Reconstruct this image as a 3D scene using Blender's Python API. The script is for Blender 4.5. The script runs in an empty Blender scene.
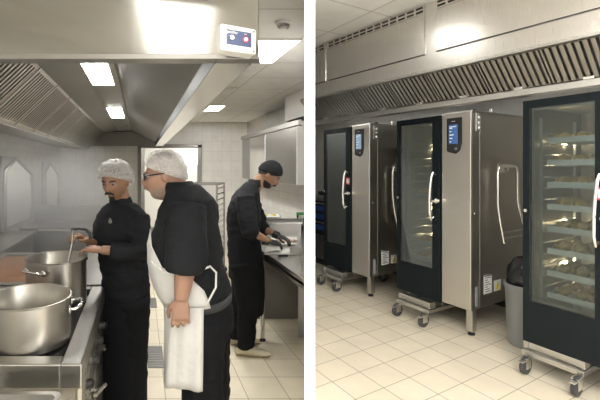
import bpy, bmesh, math, random
from mathutils import Vector, Matrix, noise
random.seed(7)
S = bpy.context.scene
COL = S.collection
# ---------------------------------------------------------------- camera, world, exposure
F = 400.0                 # focal length in pixels of a 600 px wide frame
CAMZ = 1.68
cd = bpy.data.cameras.new('camera')
cam = bpy.data.objects.new('camera', cd); COL.objects.link(cam)
cd.sensor_fit = 'HORIZONTAL'; cd.sensor_width = 36.0; cd.lens = F / 600 * 36.0
cam.location = (0, 0, CAMZ); cam.rotation_euler = (math.pi / 2, 0, 0)
cd.shift_y = -33.0 / 600.0
cd.clip_start = 0.05
S.camera = cam
w = bpy.data.worlds.new('world'); S.world = w; w.use_nodes = True
w.node_tree.nodes['Background'].inputs[0].default_value = (1.0, 0.985, 0.96, 1)
w.node_tree.nodes['Background'].inputs[1].default_value = 1.8
S.view_settings.view_transform = 'Standard'
S.view_settings.look = 'None'
S.view_settings.gamma = 1.0
S.view_settings.use_curve_mapping = False
S.view_settings.exposure = 0.6
LAMP = 9.5                # emission of the ceiling panels
S.cycles.use_denoising = True
S.cycles.max_bounces = 8
S.cycles.transparent_max_bounces = 16
S.cycles.sample_clamp_indirect = 6.0
S.cycles.caustics_reflective = False
S.cycles.caustics_refractive = False

# ---------------------------------------------------------------- frames of the two kitchens
K = 0.4                                  # the left kitchen's aisle runs oblique to the camera
def L(u, d, z=0.0):
    return Vector((u - K * d, d, z))
RF = 0.23                                # floor level of the right kitchen
AR = math.radians(32.5)
R1 = Vector((-math.sin(AR), math.cos(AR))); R2 = Vector((math.cos(AR), math.sin(AR)))
YR = -(math.pi / 2 - AR)
def R(s, t, z=0.0):
    p = R1 * s + R2 * t
    return Vector((p.x, p.y, z + RF))
def at(px, py, d):
    return Vector(((px - 300) * d / F, d, CAMZ - (py - 167) * d / F))
def part_x(y, side):                     # faces of the partition between the kitchens
    return 0.0244 * y + side * 0.0158

# ---------------------------------------------------------------- materials
def newmat(name):
    m = bpy.data.materials.new(name); m.use_nodes = True
    nt = m.node_tree
    return m, nt, nt.nodes['Principled BSDF']
def node(nt, t, **kw):
    n = nt.nodes.new(t)
    for k, v in kw.items():
        if hasattr(n, k): setattr(n, k, v)
        else: n.inputs[k].default_value = v
    return n
def c4(c): return (c[0], c[1], c[2], 1.0)
def srgb(r, g, b):
    f = lambda v: (v / 255 / 12.92) if v / 255 <= 0.04045 else ((v / 255 + 0.055) / 1.055) ** 2.4
    return (f(r), f(g), f(b))
def plain(name, col, rough=0.5, metal=0.0, var=0.08, scale=6.0, bump=0.0, bscale=60.0, spec=0.5):
    m, nt, b = newmat(name)
    tc = node(nt, 'ShaderNodeTexCoord')
    n = node(nt, 'ShaderNodeTexNoise', Scale=scale, Detail=4.0)
    nt.links.new(tc.outputs['Object'], n.inputs['Vector'])
    mx = node(nt, 'ShaderNodeMixRGB')
    mx.inputs[1].default_value = c4([c * (1 - var) for c in col]); mx.inputs[2].default_value = c4([min(1, c * (1 + var)) for c in col])
    nt.links.new(n.outputs['Fac'], mx.inputs[0]); nt.links.new(mx.outputs[0], b.inputs['Base Color'])
    b.inputs['Roughness'].default_value = rough; b.inputs['Metallic'].default_value = metal
    b.inputs['Specular IOR Level'].default_value = spec
    if bump:
        n2 = node(nt, 'ShaderNodeTexNoise', Scale=bscale, Detail=3.0)
        nt.links.new(tc.outputs['Object'], n2.inputs['Vector'])
        bp = node(nt, 'ShaderNodeBump', Strength=bump, Distance=0.01)
        nt.links.new(n2.outputs['Fac'], bp.inputs['Height']); nt.links.new(bp.outputs[0], b.inputs['Normal'])
    return m
def steel(name, col=(0.55, 0.54, 0.515), rough=0.3, stretch=(3, 3, 90), amount=0.14, bump=0.03):
    m, nt, b = newmat(name)
    tc = node(nt, 'ShaderNodeTexCoord'); mp = node(nt, 'ShaderNodeMapping'); mp.inputs['Scale'].default_value = stretch
    n = node(nt, 'ShaderNodeTexNoise', Scale=2.0, Detail=5.0)
    nt.links.new(tc.outputs['Object'], mp.inputs['Vector']); nt.links.new(mp.outputs[0], n.inputs['Vector'])
    mr = node(nt, 'ShaderNodeMapRange'); mr.inputs['To Min'].default_value = rough - amount / 2; mr.inputs['To Max'].default_value = rough + amount / 2
    nt.links.new(n.outputs['Fac'], mr.inputs['Value']); nt.links.new(mr.outputs[0], b.inputs['Roughness'])
    n3 = node(nt, 'ShaderNodeTexNoise', Scale=2.5, Detail=2.0); nt.links.new(tc.outputs['Object'], n3.inputs['Vector'])
    mx = node(nt, 'ShaderNodeMixRGB'); mx.inputs[1].default_value = c4([c * 0.92 for c in col]); mx.inputs[2].default_value = c4([c * 1.06 for c in col])
    nt.links.new(n3.outputs['Fac'], mx.inputs[0]); nt.links.new(mx.outputs[0], b.inputs['Base Color'])
    b.inputs['Metallic'].default_value = 1.0
    bp = node(nt, 'ShaderNodeBump', Strength=bump, Distance=0.002)
    nt.links.new(n.outputs['Fac'], bp.inputs['Height']); nt.links.new(bp.outputs[0], b.inputs['Normal'])
    return m
def tiles(name, c1, c2, grout, size, mortar, rough=0.35, shear=0.0, off=(0, 0), axes='XY', h=None, stagger=0.0, bump=0.15):
    m, nt, b = newmat(name)
    tc = node(nt, 'ShaderNodeTexCoord'); sp = node(nt, 'ShaderNodeSeparateXYZ'); nt.links.new(tc.outputs['Object'], sp.inputs[0])
    cb = node(nt, 'ShaderNodeCombineXYZ')
    mu = node(nt, 'ShaderNodeMath', operation='MULTIPLY'); mu.inputs[1].default_value = shear
    nt.links.new(sp.outputs['Y'], mu.inputs[0])
    ad = node(nt, 'ShaderNodeMath', operation='ADD'); nt.links.new(sp.outputs[axes[0]], ad.inputs[0]); nt.links.new(mu.outputs[0], ad.inputs[1])
    nt.links.new(ad.outputs[0], cb.inputs['X']); nt.links.new(sp.outputs[axes[1]], cb.inputs['Y'])
    mp = node(nt, 'ShaderNodeMapping'); mp.inputs['Location'].default_value = (off[0], off[1], 0)
    nt.links.new(cb.outputs[0], mp.inputs['Vector'])
    bk = node(nt, 'ShaderNodeTexBrick', offset=stagger, squash=1.0)
    bk.inputs['Scale'].default_value = 1.0; bk.inputs['Brick Width'].default_value = size; bk.inputs['Row Height'].default_value = h or size
    bk.inputs['Mortar Size'].default_value = mortar; bk.inputs['Mortar Smooth'].default_value = 0.2
    bk.inputs['Color1'].default_value = c4(c1); bk.inputs['Color2'].default_value = c4(c2); bk.inputs['Mortar'].default_value = c4(grout)
    nt.links.new(mp.outputs[0], bk.inputs['Vector'])
    n = node(nt, 'ShaderNodeTexNoise', Scale=5.0, Detail=6.0); nt.links.new(tc.outputs['Object'], n.inputs['Vector'])
    mr = node(nt, 'ShaderNodeMapRange'); mr.inputs['To Min'].default_value = 0.86; mr.inputs['To Max'].default_value = 1.1
    nt.links.new(n.outputs['Fac'], mr.inputs['Value'])
    mx = node(nt, 'ShaderNodeMixRGB', blend_type='MULTIPLY'); mx.inputs[0].default_value = 1.0
    nt.links.new(bk.outputs['Color'], mx.inputs[1]); nt.links.new(mr.outputs[0], mx.inputs[2])
    nt.links.new(mx.outputs[0], b.inputs['Base Color'])
    b.inputs['Roughness'].default_value = rough
    if bump:
        bp = node(nt, 'ShaderNodeBump', Strength=bump, Distance=0.004, invert=True)
        nt.links.new(bk.outputs['Fac'], bp.inputs['Height']); nt.links.new(bp.outputs[0], b.inputs['Normal'])
    return m
def glow(name, col, strength, base=1.0):
    m, nt, b = newmat(name)
    b.inputs['Base Color'].default_value = c4([c * base for c in col]); b.inputs['Emission Color'].default_value = c4(col); b.inputs['Emission Strength'].default_value = strength
    return m
def glass(name, tint=(0.8, 0.85, 0.85), refl=1.0, rough=0.02):
    m = bpy.data.materials.new(name); m.use_nodes = True; nt = m.node_tree
    nt.nodes.clear()
    o = node(nt, 'ShaderNodeOutputMaterial'); tr = node(nt, 'ShaderNodeBsdfTransparent'); gl = node(nt, 'ShaderNodeBsdfGlossy'); fr = node(nt, 'ShaderNodeFresnel', IOR=1.45)
    tr.inputs[0].default_value = c4(tint); gl.inputs[0].default_value = (1, 1, 1, 1); gl.inputs['Roughness'].default_value = rough
    mu = node(nt, 'ShaderNodeMath', operation='MULTIPLY'); mu.inputs[1].default_value = refl
    mx = node(nt, 'ShaderNodeMixShader')
    nt.links.new(fr.outputs[0], mu.inputs[0]); nt.links.new(mu.outputs[0], mx.inputs[0]); nt.links.new(tr.outputs[0], mx.inputs[1]); nt.links.new(gl.outputs[0], mx.inputs[2]); nt.links.new(mx.outputs[0], o.inputs[0])
    return m
M = {}
M['steel'] = steel('brushed_steel')
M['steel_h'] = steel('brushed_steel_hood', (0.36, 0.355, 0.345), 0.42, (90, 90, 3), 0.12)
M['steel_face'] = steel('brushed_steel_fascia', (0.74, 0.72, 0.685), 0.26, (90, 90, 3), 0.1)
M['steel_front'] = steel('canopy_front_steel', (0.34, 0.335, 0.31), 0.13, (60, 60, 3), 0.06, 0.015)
_b = M['steel_front'].node_tree.nodes['Principled BSDF']; _b.inputs['Anisotropic'].default_value = 0.75
_t = node(M['steel_front'].node_tree, 'ShaderNodeTangent', direction_type='RADIAL', axis='Z'); M['steel_front'].node_tree.links.new(_t.outputs[0], _b.inputs['Tangent'])
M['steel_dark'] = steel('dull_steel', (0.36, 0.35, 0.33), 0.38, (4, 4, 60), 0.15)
M['steel_bright'] = steel('polished_steel', (0.74, 0.73, 0.70), 0.2, (5, 5, 5), 0.08, 0.0)
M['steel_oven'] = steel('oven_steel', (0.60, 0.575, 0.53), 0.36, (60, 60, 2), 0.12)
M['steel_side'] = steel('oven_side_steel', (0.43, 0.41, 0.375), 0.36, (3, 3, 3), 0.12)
M['pot'] = steel('pot_steel', (0.43, 0.41, 0.37), 0.37, (2, 2, 30), 0.06, 0.008)
M['wall'] = tiles('white_wall_tile', (0.80, 0.785, 0.74), (0.77, 0.755, 0.71), (0.66, 0.645, 0.60), 0.2, 0.004, 0.25, axes='XZ', bump=0.05)
M['wall_y'] = tiles('white_wall_tile_side', (0.80, 0.785, 0.74), (0.77, 0.755, 0.71), (0.66, 0.645, 0.60), 0.1, 0.004, 0.25, axes='YZ', bump=0.05)
M['paint'] = plain('white_paint', (0.84, 0.83, 0.80), 0.6, var=0.02)
M['ceiling_l'] = tiles('ceiling_tile_left', (0.86, 0.845, 0.81), (0.84, 0.825, 0.79), (0.62, 0.60, 0.56), 0.6, 0.008, 0.8, shear=K, off=(0.05, 0.07), bump=0.05)
M['ceiling_r'] = tiles('ceiling_tile_right', (0.74, 0.73, 0.70), (0.72, 0.71, 0.68), (0.50, 0.48, 0.46), 0.6, 0.008, 0.8, off=(0.1, 0.1), bump=0.05)
M['floor_l'] = tiles('cream_floor_tile', (0.80, 0.72, 0.56), (0.75, 0.67, 0.51), (0.38, 0.32, 0.23), 0.3, 0.0035, 0.42, shear=K, off=(-0.186, 0.1), bump=0.1)
M['floor_r'] = tiles('beige_floor_tile', (0.80, 0.72, 0.57), (0.75, 0.67, 0.52), (0.34, 0.29, 0.21), 0.241, 0.0032, 0.42, off=(1.92 - 0.241 * 8, -1.634 + 0.241 * 7), bump=0.1)
M['lamp_r'] = glow('lamp_diffuser_oven_kitchen', (1.0, 0.98, 0.95), 14.0)  # for the added ceiling lights out of view
M['lamp_f'] = glow('lamp_diffuser_front', (1.0, 0.98, 0.945), 4.2)
M['lamp'] = glow('lamp_diffuser', (1.0, 0.98, 0.945), LAMP)
M['hoodlamp_r'] = glow('oven_canopy_lamp_diffuser', (1.0, 0.97, 0.92), 7.0)  # for the added lamps hidden under the oven canopy
M['hoodlamp'] = glow('hood_lamp_diffuser', (1.0, 0.97, 0.92), 30.0)
M['black'] = plain('black_plastic', (0.015, 0.015, 0.017), 0.4, var=0.1)
M['rubber'] = plain('grey_rubber', (0.045, 0.048, 0.052), 0.6)
M['oven_black'] = plain('oven_black_frame', (0.008, 0.012, 0.0145), 0.2, var=0.1, spec=0.14)
M['glass'] = glass('oven_door_glass', (0.80, 0.84, 0.84), 0.9)
M['clear'] = glass('clear_glass', (0.93, 0.95, 0.95), 1.0)
M['cavity'] = plain('oven_cavity_lining', (0.42, 0.39, 0.34), 0.35, 0.25)
M['white'] = plain('white_plastic', (0.80, 0.80, 0.77), 0.35, var=0.03)
M['navy'] = plain('navy_label', (0.075, 0.10, 0.20), 0.4, var=0.03)
M['red'] = glow('red_lamp', (1.0, 0.18, 0.2), 1.5)
M['redlabel'] = plain('red_label', (0.7, 0.05, 0.06), 0.5)
M['yellow'] = plain('yellow_label', (0.80, 0.66, 0.12), 0.5)
M['paper'] = plain('white_paper', (0.82, 0.82, 0.80), 0.6, var=0.03)
M['ink'] = plain('grey_ink', (0.10, 0.10, 0.11), 0.6)
M['screen'] = glow('blue_screen', srgb(92, 138, 205), 0.34, 0.05)
M['screen_pale'] = glow('pale_screen', srgb(170, 200, 225), 0.42, 0.06)
M['fabric'] = plain('black_cotton', (0.0115, 0.0125, 0.015), 0.85, var=0.25, scale=14, bump=0.25, bscale=45, spec=0.25)
M['trouser'] = plain('black_trouser_cotton', (0.009, 0.0095, 0.011), 0.9, var=0.25, scale=14, bump=0.2, bscale=40, spec=0.2)
M['apron'] = plain('white_apron_cotton', (0.66, 0.655, 0.63), 0.9, var=0.06, scale=9, bump=0.3, bscale=30, spec=0.2)
M['strap'] = plain('white_cotton_strap', (0.75, 0.74, 0.71), 0.9, var=0.04)
M['belt'] = plain('grey_belt', (0.04, 0.042, 0.043), 0.6)
M['skin_dark'] = plain('skin_brown', (0.30, 0.165, 0.10), 0.5, var=0.12, scale=20)
M['skin_fair'] = plain('skin_fair', (0.37, 0.215, 0.15), 0.5, var=0.12, scale=20)
M['skin_tan'] = plain('skin_tan', (0.34, 0.19, 0.115), 0.5, var=0.12, scale=20)
M['hair'] = plain('dark_hair', (0.012, 0.010, 0.009), 0.7, var=0.3, scale=60, bump=0.5, bscale=120)
M['greybeard'] = plain('grey_beard', (0.30, 0.215, 0.17), 0.8, var=0.3, scale=80, bump=0.5, bscale=160)
M['eye'] = plain('eye_white', (0.30, 0.27, 0.24), 0.2)
M['glove'] = plain('black_glove', (0.012, 0.013, 0.015), 0.35, var=0.2, scale=30, bump=0.2, bscale=80)
M['shoe'] = plain('pale_shoe_cover', (0.62, 0.56, 0.40), 0.45, var=0.15, scale=30, bump=0.4, bscale=60)
M['grey_plastic'] = plain('grey_bin_plastic', (0.235, 0.245, 0.25), 0.45, var=0.05)
M['bag'] = plain('black_bin_bag', (0.012, 0.012, 0.014), 0.25, var=0.2, bump=0.8, bscale=18)
M['sauce'] = plain('brown_sauce', (0.36, 0.17, 0.075), 0.35, var=0.3, scale=12, bump=0.5, bscale=30)
M['chicken'] = plain('roast_chicken_skin', (0.72, 0.46, 0.17), 0.45, var=0.4, scale=18, bump=0.6, bscale=40)
M['board'] = plain('white_cutting_board', (0.78, 0.77, 0.73), 0.5, var=0.04)
M['meat'] = plain('pale_meat', (0.62, 0.42, 0.34), 0.45, var=0.25, scale=30, bump=0.5, bscale=60)
M['green'] = plain('green_lid', (0.05, 0.25, 0.07), 0.4)
M['bluelabel'] = plain('blue_label', (0.03, 0.10, 0.42), 0.4)
M['gap'] = plain('dark_filter_gap', (0.06, 0.058, 0.055), 0.6)  # stands for the shade between the filter slats
M['steel_filter'] = steel('filter_steel', (0.46, 0.445, 0.41), 0.4, (4, 4, 4), 0.1)
M['slate'] = plain('blue_grey_lip', (0.10, 0.108, 0.115), 0.5)
M['cooktop'] = plain('black_glass_cooktop', (0.012, 0.012, 0.014), 0.12, var=0.1)
M['drain'] = plain('drain_iron', (0.16, 0.155, 0.145), 0.5)
M['cavity_lamp'] = glow('oven_lamp', (1.0, 0.78, 0.48), 60.0)
M['beige_panel'] = plain('grey_beige_panel', (0.13, 0.12, 0.10), 0.6)
def netmat():
    m = bpy.data.materials.new('hair_net'); m.use_nodes = True; nt = m.node_tree; b = nt.nodes['Principled BSDF']
    b.inputs['Base Color'].default_value = (0.82, 0.80, 0.77, 1); b.inputs['Roughness'].default_value = 0.7
    tc = node(nt, 'ShaderNodeTexCoord'); v = node(nt, 'ShaderNodeTexVoronoi', feature='DISTANCE_TO_EDGE', Scale=125.0)
    n = node(nt, 'ShaderNodeTexNoise', Scale=9.0, Detail=3.0)
    nt.links.new(tc.outputs['Object'], v.inputs['Vector']); nt.links.new(tc.outputs['Object'], n.inputs['Vector'])
    r = node(nt, 'ShaderNodeMapRange'); r.inputs['From Min'].default_value = 0.0; r.inputs['From Max'].default_value = 0.22; r.inputs['To Min'].default_value = 0.85; r.inputs['To Max'].default_value = 0.0
    nt.links.new(v.outputs['Distance'], r.inputs['Value'])
    r2 = node(nt, 'ShaderNodeMapRange'); r2.inputs['From Min'].default_value = 0.35; r2.inputs['From Max'].default_value = 0.7; r2.inputs['To Min'].default_value = 0.12; r2.inputs['To Max'].default_value = 0.66
    nt.links.new(n.outputs['Fac'], r2.inputs['Value'])
    mx = node(nt, 'ShaderNodeMath', operation='MAXIMUM'); nt.links.new(r.outputs[0], mx.inputs[0]); nt.links.new(r2.outputs[0], mx.inputs[1])
    nt.links.new(mx.outputs[0], b.inputs['Alpha'])
    return m
M['net'] = netmat()

# ---------------------------------------------------------------- mesh helpers
class MB:
    def __init__(s): s.bm = bmesh.new()
    def _xf(s, vs, m):
        for v in vs: v.co = m @ v.co
    def box(s, x0, x1, y0, y1, z0, z1, m=None, mi=0):
        x0, x1 = sorted((x0, x1)); y0, y1 = sorted((y0, y1)); z0, z1 = sorted((z0, z1))
        vs = [s.bm.verts.new(p) for p in ((x0, y0, z0), (x1, y0, z0), (x1, y1, z0), (x0, y1, z0), (x0, y0, z1), (x1, y0, z1), (x1, y1, z1), (x0, y1, z1))]
        if m: s._xf(vs, m)
        for f in ((3, 2, 1, 0), (4, 5, 6, 7), (0, 1, 5, 4), (1, 2, 6, 5), (2, 3, 7, 6), (3, 0, 4, 7)):
            fc = s.bm.faces.new([vs[i] for i in f]); fc.material_index = mi
        return s
    def prism(s, poly, ext, mi=0):
        """closed polygon (3D points) swept along a vector"""
        ext = Vector(ext); poly = [Vector(p) for p in poly]
        a = [s.bm.verts.new(p) for p in poly]; b = [s.bm.verts.new(p + ext) for p in poly]
        n = len(poly)
        fs = [s.bm.faces.new(a[::-1]), s.bm.faces.new(b)]
        for i in range(n): fs.append(s.bm.faces.new((a[i], a[(i + 1) % n], b[(i + 1) % n], b[i])))
        for f in fs: f.material_index = mi
        return s
    def sheet(s, rows, thick=0.0):
        g = [[s.bm.verts.new(Vector(p)) for p in r] for r in rows]
        for i in range(len(g) - 1):
            for j in range(len(g[0]) - 1):
                s.bm.faces.new((g[i][j], g[i][j + 1], g[i + 1][j + 1], g[i + 1][j]))
        return s
    def rings(s, rings, caps=True):
        g = [[s.bm.verts.new(p) for p in r] for r in rings]; n = len(g[0])
        for i in range(len(g) - 1):
            for j in range(n): s.bm.faces.new((g[i][j], g[i][(j + 1) % n], g[i + 1][(j + 1) % n], g[i + 1][j]))
        if caps: s.bm.faces.new(g[0][::-1]); s.bm.faces.new(g[-1])
        return s
    def tube(s, pts, r, n=10, caps=True, flat=1.0, side=None):
        pts = [Vector(p) for p in pts]
        rr = r if isinstance(r, (list, tuple)) else [r] * len(pts)
        rings = []; prev = None
        for i, p in enumerate(pts):
            t = (pts[min(i + 1, len(pts) - 1)] - pts[max(i - 1, 0)]).normalized()
            if side is not None: a = Vector(side)
            elif prev is not None: a = prev
            else: a = Vector((0, 0, 1)) if abs(t.z) < 0.9 else Vector((1, 0, 0))
            a = (a - t * a.dot(t)).normalized(); b = t.cross(a); prev = a
            rings.append([p + a * (rr[i] * math.cos(2 * math.pi * k / n)) + b * (rr[i] * flat * math.sin(2 * math.pi * k / n)) for k in range(n)])
        return s.rings(rings, caps)
    def lathe(s, prof, c=(0, 0, 0), n=32, m=None, close=False):
        """profile of (radius, z)"""
        c = Vector(c); g = []
        for r, z in prof:
            if r < 1e-6: ring = [s.bm.verts.new((0, 0, z))]
            else: ring = [s.bm.verts.new((r * math.cos(2 * math.pi * k / n), r * math.sin(2 * math.pi * k / n), z)) for k in range(n)]
            for v in ring: v.co = (m @ v.co if m else v.co) + c
            g.append(ring)
        for a, b in zip(g, g[1:]):
            for k in range(n):
                q = [a[k % len(a)], a[(k + 1) % len(a)], b[(k + 1) % len(b)], b[k % len(b)]]
                u = []
                for v in q:
                    if v not in u: u.append(v)
                if len(u) > 2: s.bm.faces.new(u)
        return s
    def ell(s, c, r, m=None, n=16, k=10, fn=None):
        c = Vector(c); mm = m or Matrix.Identity(3); g = []
        for i in range(k + 1):
            th = math.pi * i / k
            ring = []
            for j in range(1 if i in (0, k) else n):
                ph = 2 * math.pi * j / n
                p = Vector((math.sin(th) * math.cos(ph), math.sin(th) * math.sin(ph), math.cos(th)))
                p = fn(p) if fn else Vector((p.x * r[0], p.y * r[1], p.z * r[2]))
                ring.append(s.bm.verts.new(mm @ p + c))
            g.append(ring)
        for a, b in zip(g, g[1:]):
            for j in range(n):
                q = [a[j % len(a)], b[j % len(b)], b[(j + 1) % len(b)], a[(j + 1) % len(a)]]
                u = []
                for v in q:
                    if v not in u: u.append(v)
                if len(u) > 2: s.bm.faces.new(u)
        return s
    def build(s, name, mat, parent=None, bevel=0.0, smooth=False, seg=2, offset=None):
        if offset is not None:
            for v in s.bm.verts: v.co = v.co - offset
        bmesh.ops.recalc_face_normals(s.bm, faces=s.bm.faces)
        me = bpy.data.meshes.new(name); s.bm.to_mesh(me); s.bm.free()
        for m in (mat if isinstance(mat, (list, tuple)) else [mat]): me.materials.append(M[m] if isinstance(m, str) else m)
        o = bpy.data.objects.new(name, me); COL.objects.link(o)
        if parent: o.parent = parent
        if bevel:
            b = o.modifiers.new('bevel', 'BEVEL'); b.width = bevel; b.segments = seg; b.limit_method = 'ANGLE'; b.angle_limit = math.radians(40)
        if smooth:
            for p in me.polygons: p.use_smooth = True
            try: me.set_sharp_from_angle(angle=math.radians(45))
            except Exception: pass
        return o
def tag(o, label, cat, group=None, kind=None):
    o['label'] = label; o['category'] = cat
    if group: o['group'] = group
    if kind: o['kind'] = kind
    return o
def thing(name, loc, rz, label, cat, group=None):
    o = bpy.data.objects.new(name, None); COL.objects.link(o)
    o.location = loc; o.rotation_euler = (0, 0, rz); o.empty_display_size = 0.1
    return tag(o, label, cat, group)
def struct(o):
    o['kind'] = 'structure'; return o
def copy_tree(o, parent=None):
    c = o.copy(); COL.objects.link(c)
    if parent: c.parent = parent
    for ch in list(o.children): copy_tree(ch, c)
    return c
def text_mesh(name, body, size, mat, parent, m, extrude=0.0006):
    cu = bpy.data.curves.new('t', 'FONT'); cu.body = body; cu.size = size; cu.extrude = extrude; cu.align_x = 'CENTER'; cu.align_y = 'CENTER'
    t = bpy.data.objects.new('t', cu); COL.objects.link(t)
    dg = bpy.context.evaluated_depsgraph_get()
    me = bpy.data.meshes.new_from_object(t.evaluated_get(dg)); bpy.data.objects.remove(t)
    me.name = name; me.transform(m); me.materials.clear(); me.materials.append(M[mat])
    o = bpy.data.objects.new(name, me); COL.objects.link(o); o.parent = parent
    return o
FRONT = Matrix.Rotation(math.pi / 2, 4, 'X')           # lays a text in the XZ plane, read from -Y
# ================================================================ room shells
def slab(name, poly, z0, z1, mat, yaw=0.0):
    o_m = Matrix.Rotation(-yaw, 3, 'Z')
    mb = MB(); mb.prism([o_m @ Vector((p[0], p[1], z0)) for p in poly], (0, 0, z1 - z0))
    o = mb.build(name, mat); o.rotation_euler = (0, 0, yaw)
    return struct(o)
LCEIL, RCEIL = 2.6, RF + 2.75
UW, DB, UR = -1.66, 8.2, 2.2             # left wall, back wall, right wall of the left kitchen
p0, p1 = 1.2, 9.6                        # ends of the partition
def pl(y): return Vector((part_x(y, -1), y, 0))
def pr(y): return Vector((part_x(y, 1), y, 0))
yl = (UR + 0.0158) / (K + 0.0244)        # where the right wall meets the partition
lp = [L(UW, -1.8), Vector((0.0, -1.8, 0)), Vector((pl(p0).x, p0, 0)), pl(yl), L(UR, DB), L(UW, DB)]
slab('floor', lp, -0.1, 0.0, 'floor_l')
slab('ceiling', lp, LCEIL, LCEIL + 0.1, 'ceiling_l')
# left wall and right wall, back wall with its doorway
e = Vector((-0.1, 0, 0))
mb = MB(); mb.prism([L(UW, -1.8), L(UW, DB + 0.12), L(UW, DB + 0.12) + e, L(UW, -1.8) + e], (0, 0, LCEIL)); struct(mb.build('wall_left', 'wall_y'))
e = Vector((0.1, 0, 0))
mb = MB(); mb.prism([pl(yl) , L(UR, DB + 0.12), L(UR, DB + 0.12) + e, pl(yl) + Vector((0.012, 0.1, 0))], (0, 0, LCEIL)); struct(mb.build('wall_right', 'wall_y'))
D0, D1, DH = 0.02, 1.21, 2.09
bx = lambda u: L(u, DB).x
mb = MB()
mb.box(bx(UW), bx(D0), DB, DB + 0.12, 0, LCEIL).box(bx(D1), bx(UR), DB, DB + 0.12, 0, LCEIL).box(bx(D0), bx(D1), DB, DB + 0.12, DH, LCEIL)
struct(mb.build('wall_back', 'wall'))
door = MB().box(bx(D0) - 0.06, bx(D0) + 0.02, DB - 0.03, DB + 0.15, 0, DH + 0.05).box(bx(D1) - 0.02, bx(D1) + 0.06, DB - 0.03, DB + 0.15, 0, DH + 0.05).box(bx(D0) - 0.06, bx(D1) + 0.06, DB - 0.03, DB + 0.15, DH - 0.02, DH + 0.06).build('door_1', 'steel_dark', bevel=0.006)
struct(door)
# the passage behind the doorway
mb = MB(); x0, x1 = bx(D0) - 0.9, bx(D1) + 0.9
mb.box(x0, x1, DB + 2.0, DB + 2.1, 0, LCEIL).box(x0 - 0.1, x0, DB + 0.12, DB + 2.1, 0, LCEIL).box(x1, x1 + 0.1, DB + 0.12, DB + 2.1, 0, LCEIL)
struct(mb.build('wall_passage', 'paint'))
struct(MB().box(x0, x1, DB, DB + 2.1, -0.1, 0.0).build('floor_passage', 'floor_l'))
struct(MB().box(x0, x1, DB + 0.12, DB + 2.1, LCEIL, LCEIL + 0.1).build('ceiling_passage', 'paint'))
# partition between the kitchens: one long thin white wall
a, b = Vector((pl(p0).x, p0, 0)), pl(p1); c, d = pr(p1), Vector((pr(p0).x, p0, 0))
mb = MB(); mb.prism([a, d, c, b], (0, 0, 3.1)); struct(mb.build('wall_partition', 'paint'))
# bulkhead above the counter of the left kitchen
mb = MB(); q0, q1 = 5.0, 6.2
ue = (q0 * K + part_x(q0, -1))
bh = [L(1.9, 4.7), L(ue - 0.0, q0), L(UR, yl + 0.02), L(UR, q1), L(1.9, q1)]
bh = [L(1.92, 4.62), L(UR, yl), L(UR, 5.3), L(1.92, 5.3)]
mb.prism([p + Vector((0, 0, 2.28)) for p in bh], (0, 0, LCEIL - 2.28)); struct(mb.build('wall_bulkhead', 'paint'))

# right kitchen
TB = 4.02
sw = 5.95
def rw(s, t): return R(s, t).to_2d()
# the back wall meets the partition
sw = (R2.x * TB - 0.0244 * R2.y * TB - 0.0158) / (-R1.x + 0.0244 * R1.y)
rp = [Vector((0.045, 1.2)), rw(sw, TB), rw(-1.4, TB), Vector((4.2, -1.8)), Vector((0.0, -1.8))]
rp[0] = Vector((pr(p0).x, p0))
slab('floor_oven_kitchen', rp, RF - 0.33, RF, 'floor_r', YR)
slab('ceiling_oven_kitchen', rp, RCEIL, RCEIL + 0.1, 'ceiling_r', YR)
wb = MB(); wb.box(-sw, 1.4, TB, TB + 0.1, RF, RCEIL)
o = wb.build('wall_oven_kitchen', 'wall'); o.rotation_euler = (0, 0, YR); struct(o)
o = MB().box(-sw + 0.01, 1.4, TB - 0.015, TB, RF, RF + 0.1).build('baseboard_back', 'black'); o.rotation_euler = (0, 0, YR); struct(o)

# ---------------------------------------------------------------- ceiling lights
def ceiling_light(name, corners, z, label, mat='lamp'):
    c = sum((Vector(p) for p in corners), Vector()) / 4
    t = thing(name, (c.x, c.y, z), 0, label, 'light', 'recessed ceiling lights')
    ps = [Vector((p[0] - c.x, p[1] - c.y, 0)) for p in corners]
    MB().prism([p * 0.97 + Vector((0, 0, -0.012)) for p in ps], (0, 0, 0.008)).build('diffuser', mat, t)
    fr = MB()
    for i in range(4):
        p, q = ps[i], ps[(i + 1) % 4]
        fr.prism([p + Vector((0, 0, -0.016)), q + Vector((0, 0, -0.016)), q * 0.96 + Vector((0, 0, -0.016)), p * 0.96 + Vector((0, 0, -0.016))], (0, 0, 0.016))
    fr.build('frame', 'white', t)
    return t
def lq(u0, u1, d0, d1): return [L(u0, d0), L(u1, d0), L(u1, d1), L(u0, d1)]
def rq(s0, s1, t0, t1): return [R(s0, t0), R(s1, t0), R(s1, t1), R(s0, t1)]
ceiling_light('ceiling_light', lq(0.55, 1.16, 2.85, 3.5), LCEIL, 'bright square ceiling light beside the smoke detector')
ceiling_light('ceiling_light', lq(1.03, 1.27, 5.92, 6.5), LCEIL, 'small ceiling light beyond the square air vent')
ceiling_light('ceiling_light', [Vector((-1.22, -0.19, 0)), Vector((-0.82, -0.31, 0)), Vector((-0.48, 0.84, 0)), Vector((-0.88, 0.96, 0))], LCEIL, 'ceiling light in front of the long canopy, above the pots', 'lamp_f')
ceiling_light('ceiling_light', lq(0.5, 0.74, 3.75, 4.9), LCEIL, 'long ceiling light beside the canopy, between the square light and the vent', 'lamp_r')  # unseen strip, added to brighten the aisle
ceiling_light('ceiling_light', lq(0.5, 0.74, 5.2, 7.4), LCEIL, 'long ceiling light beside the far half of the canopy', 'lamp_r')  # likewise added, hidden above the canopy rim
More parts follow.
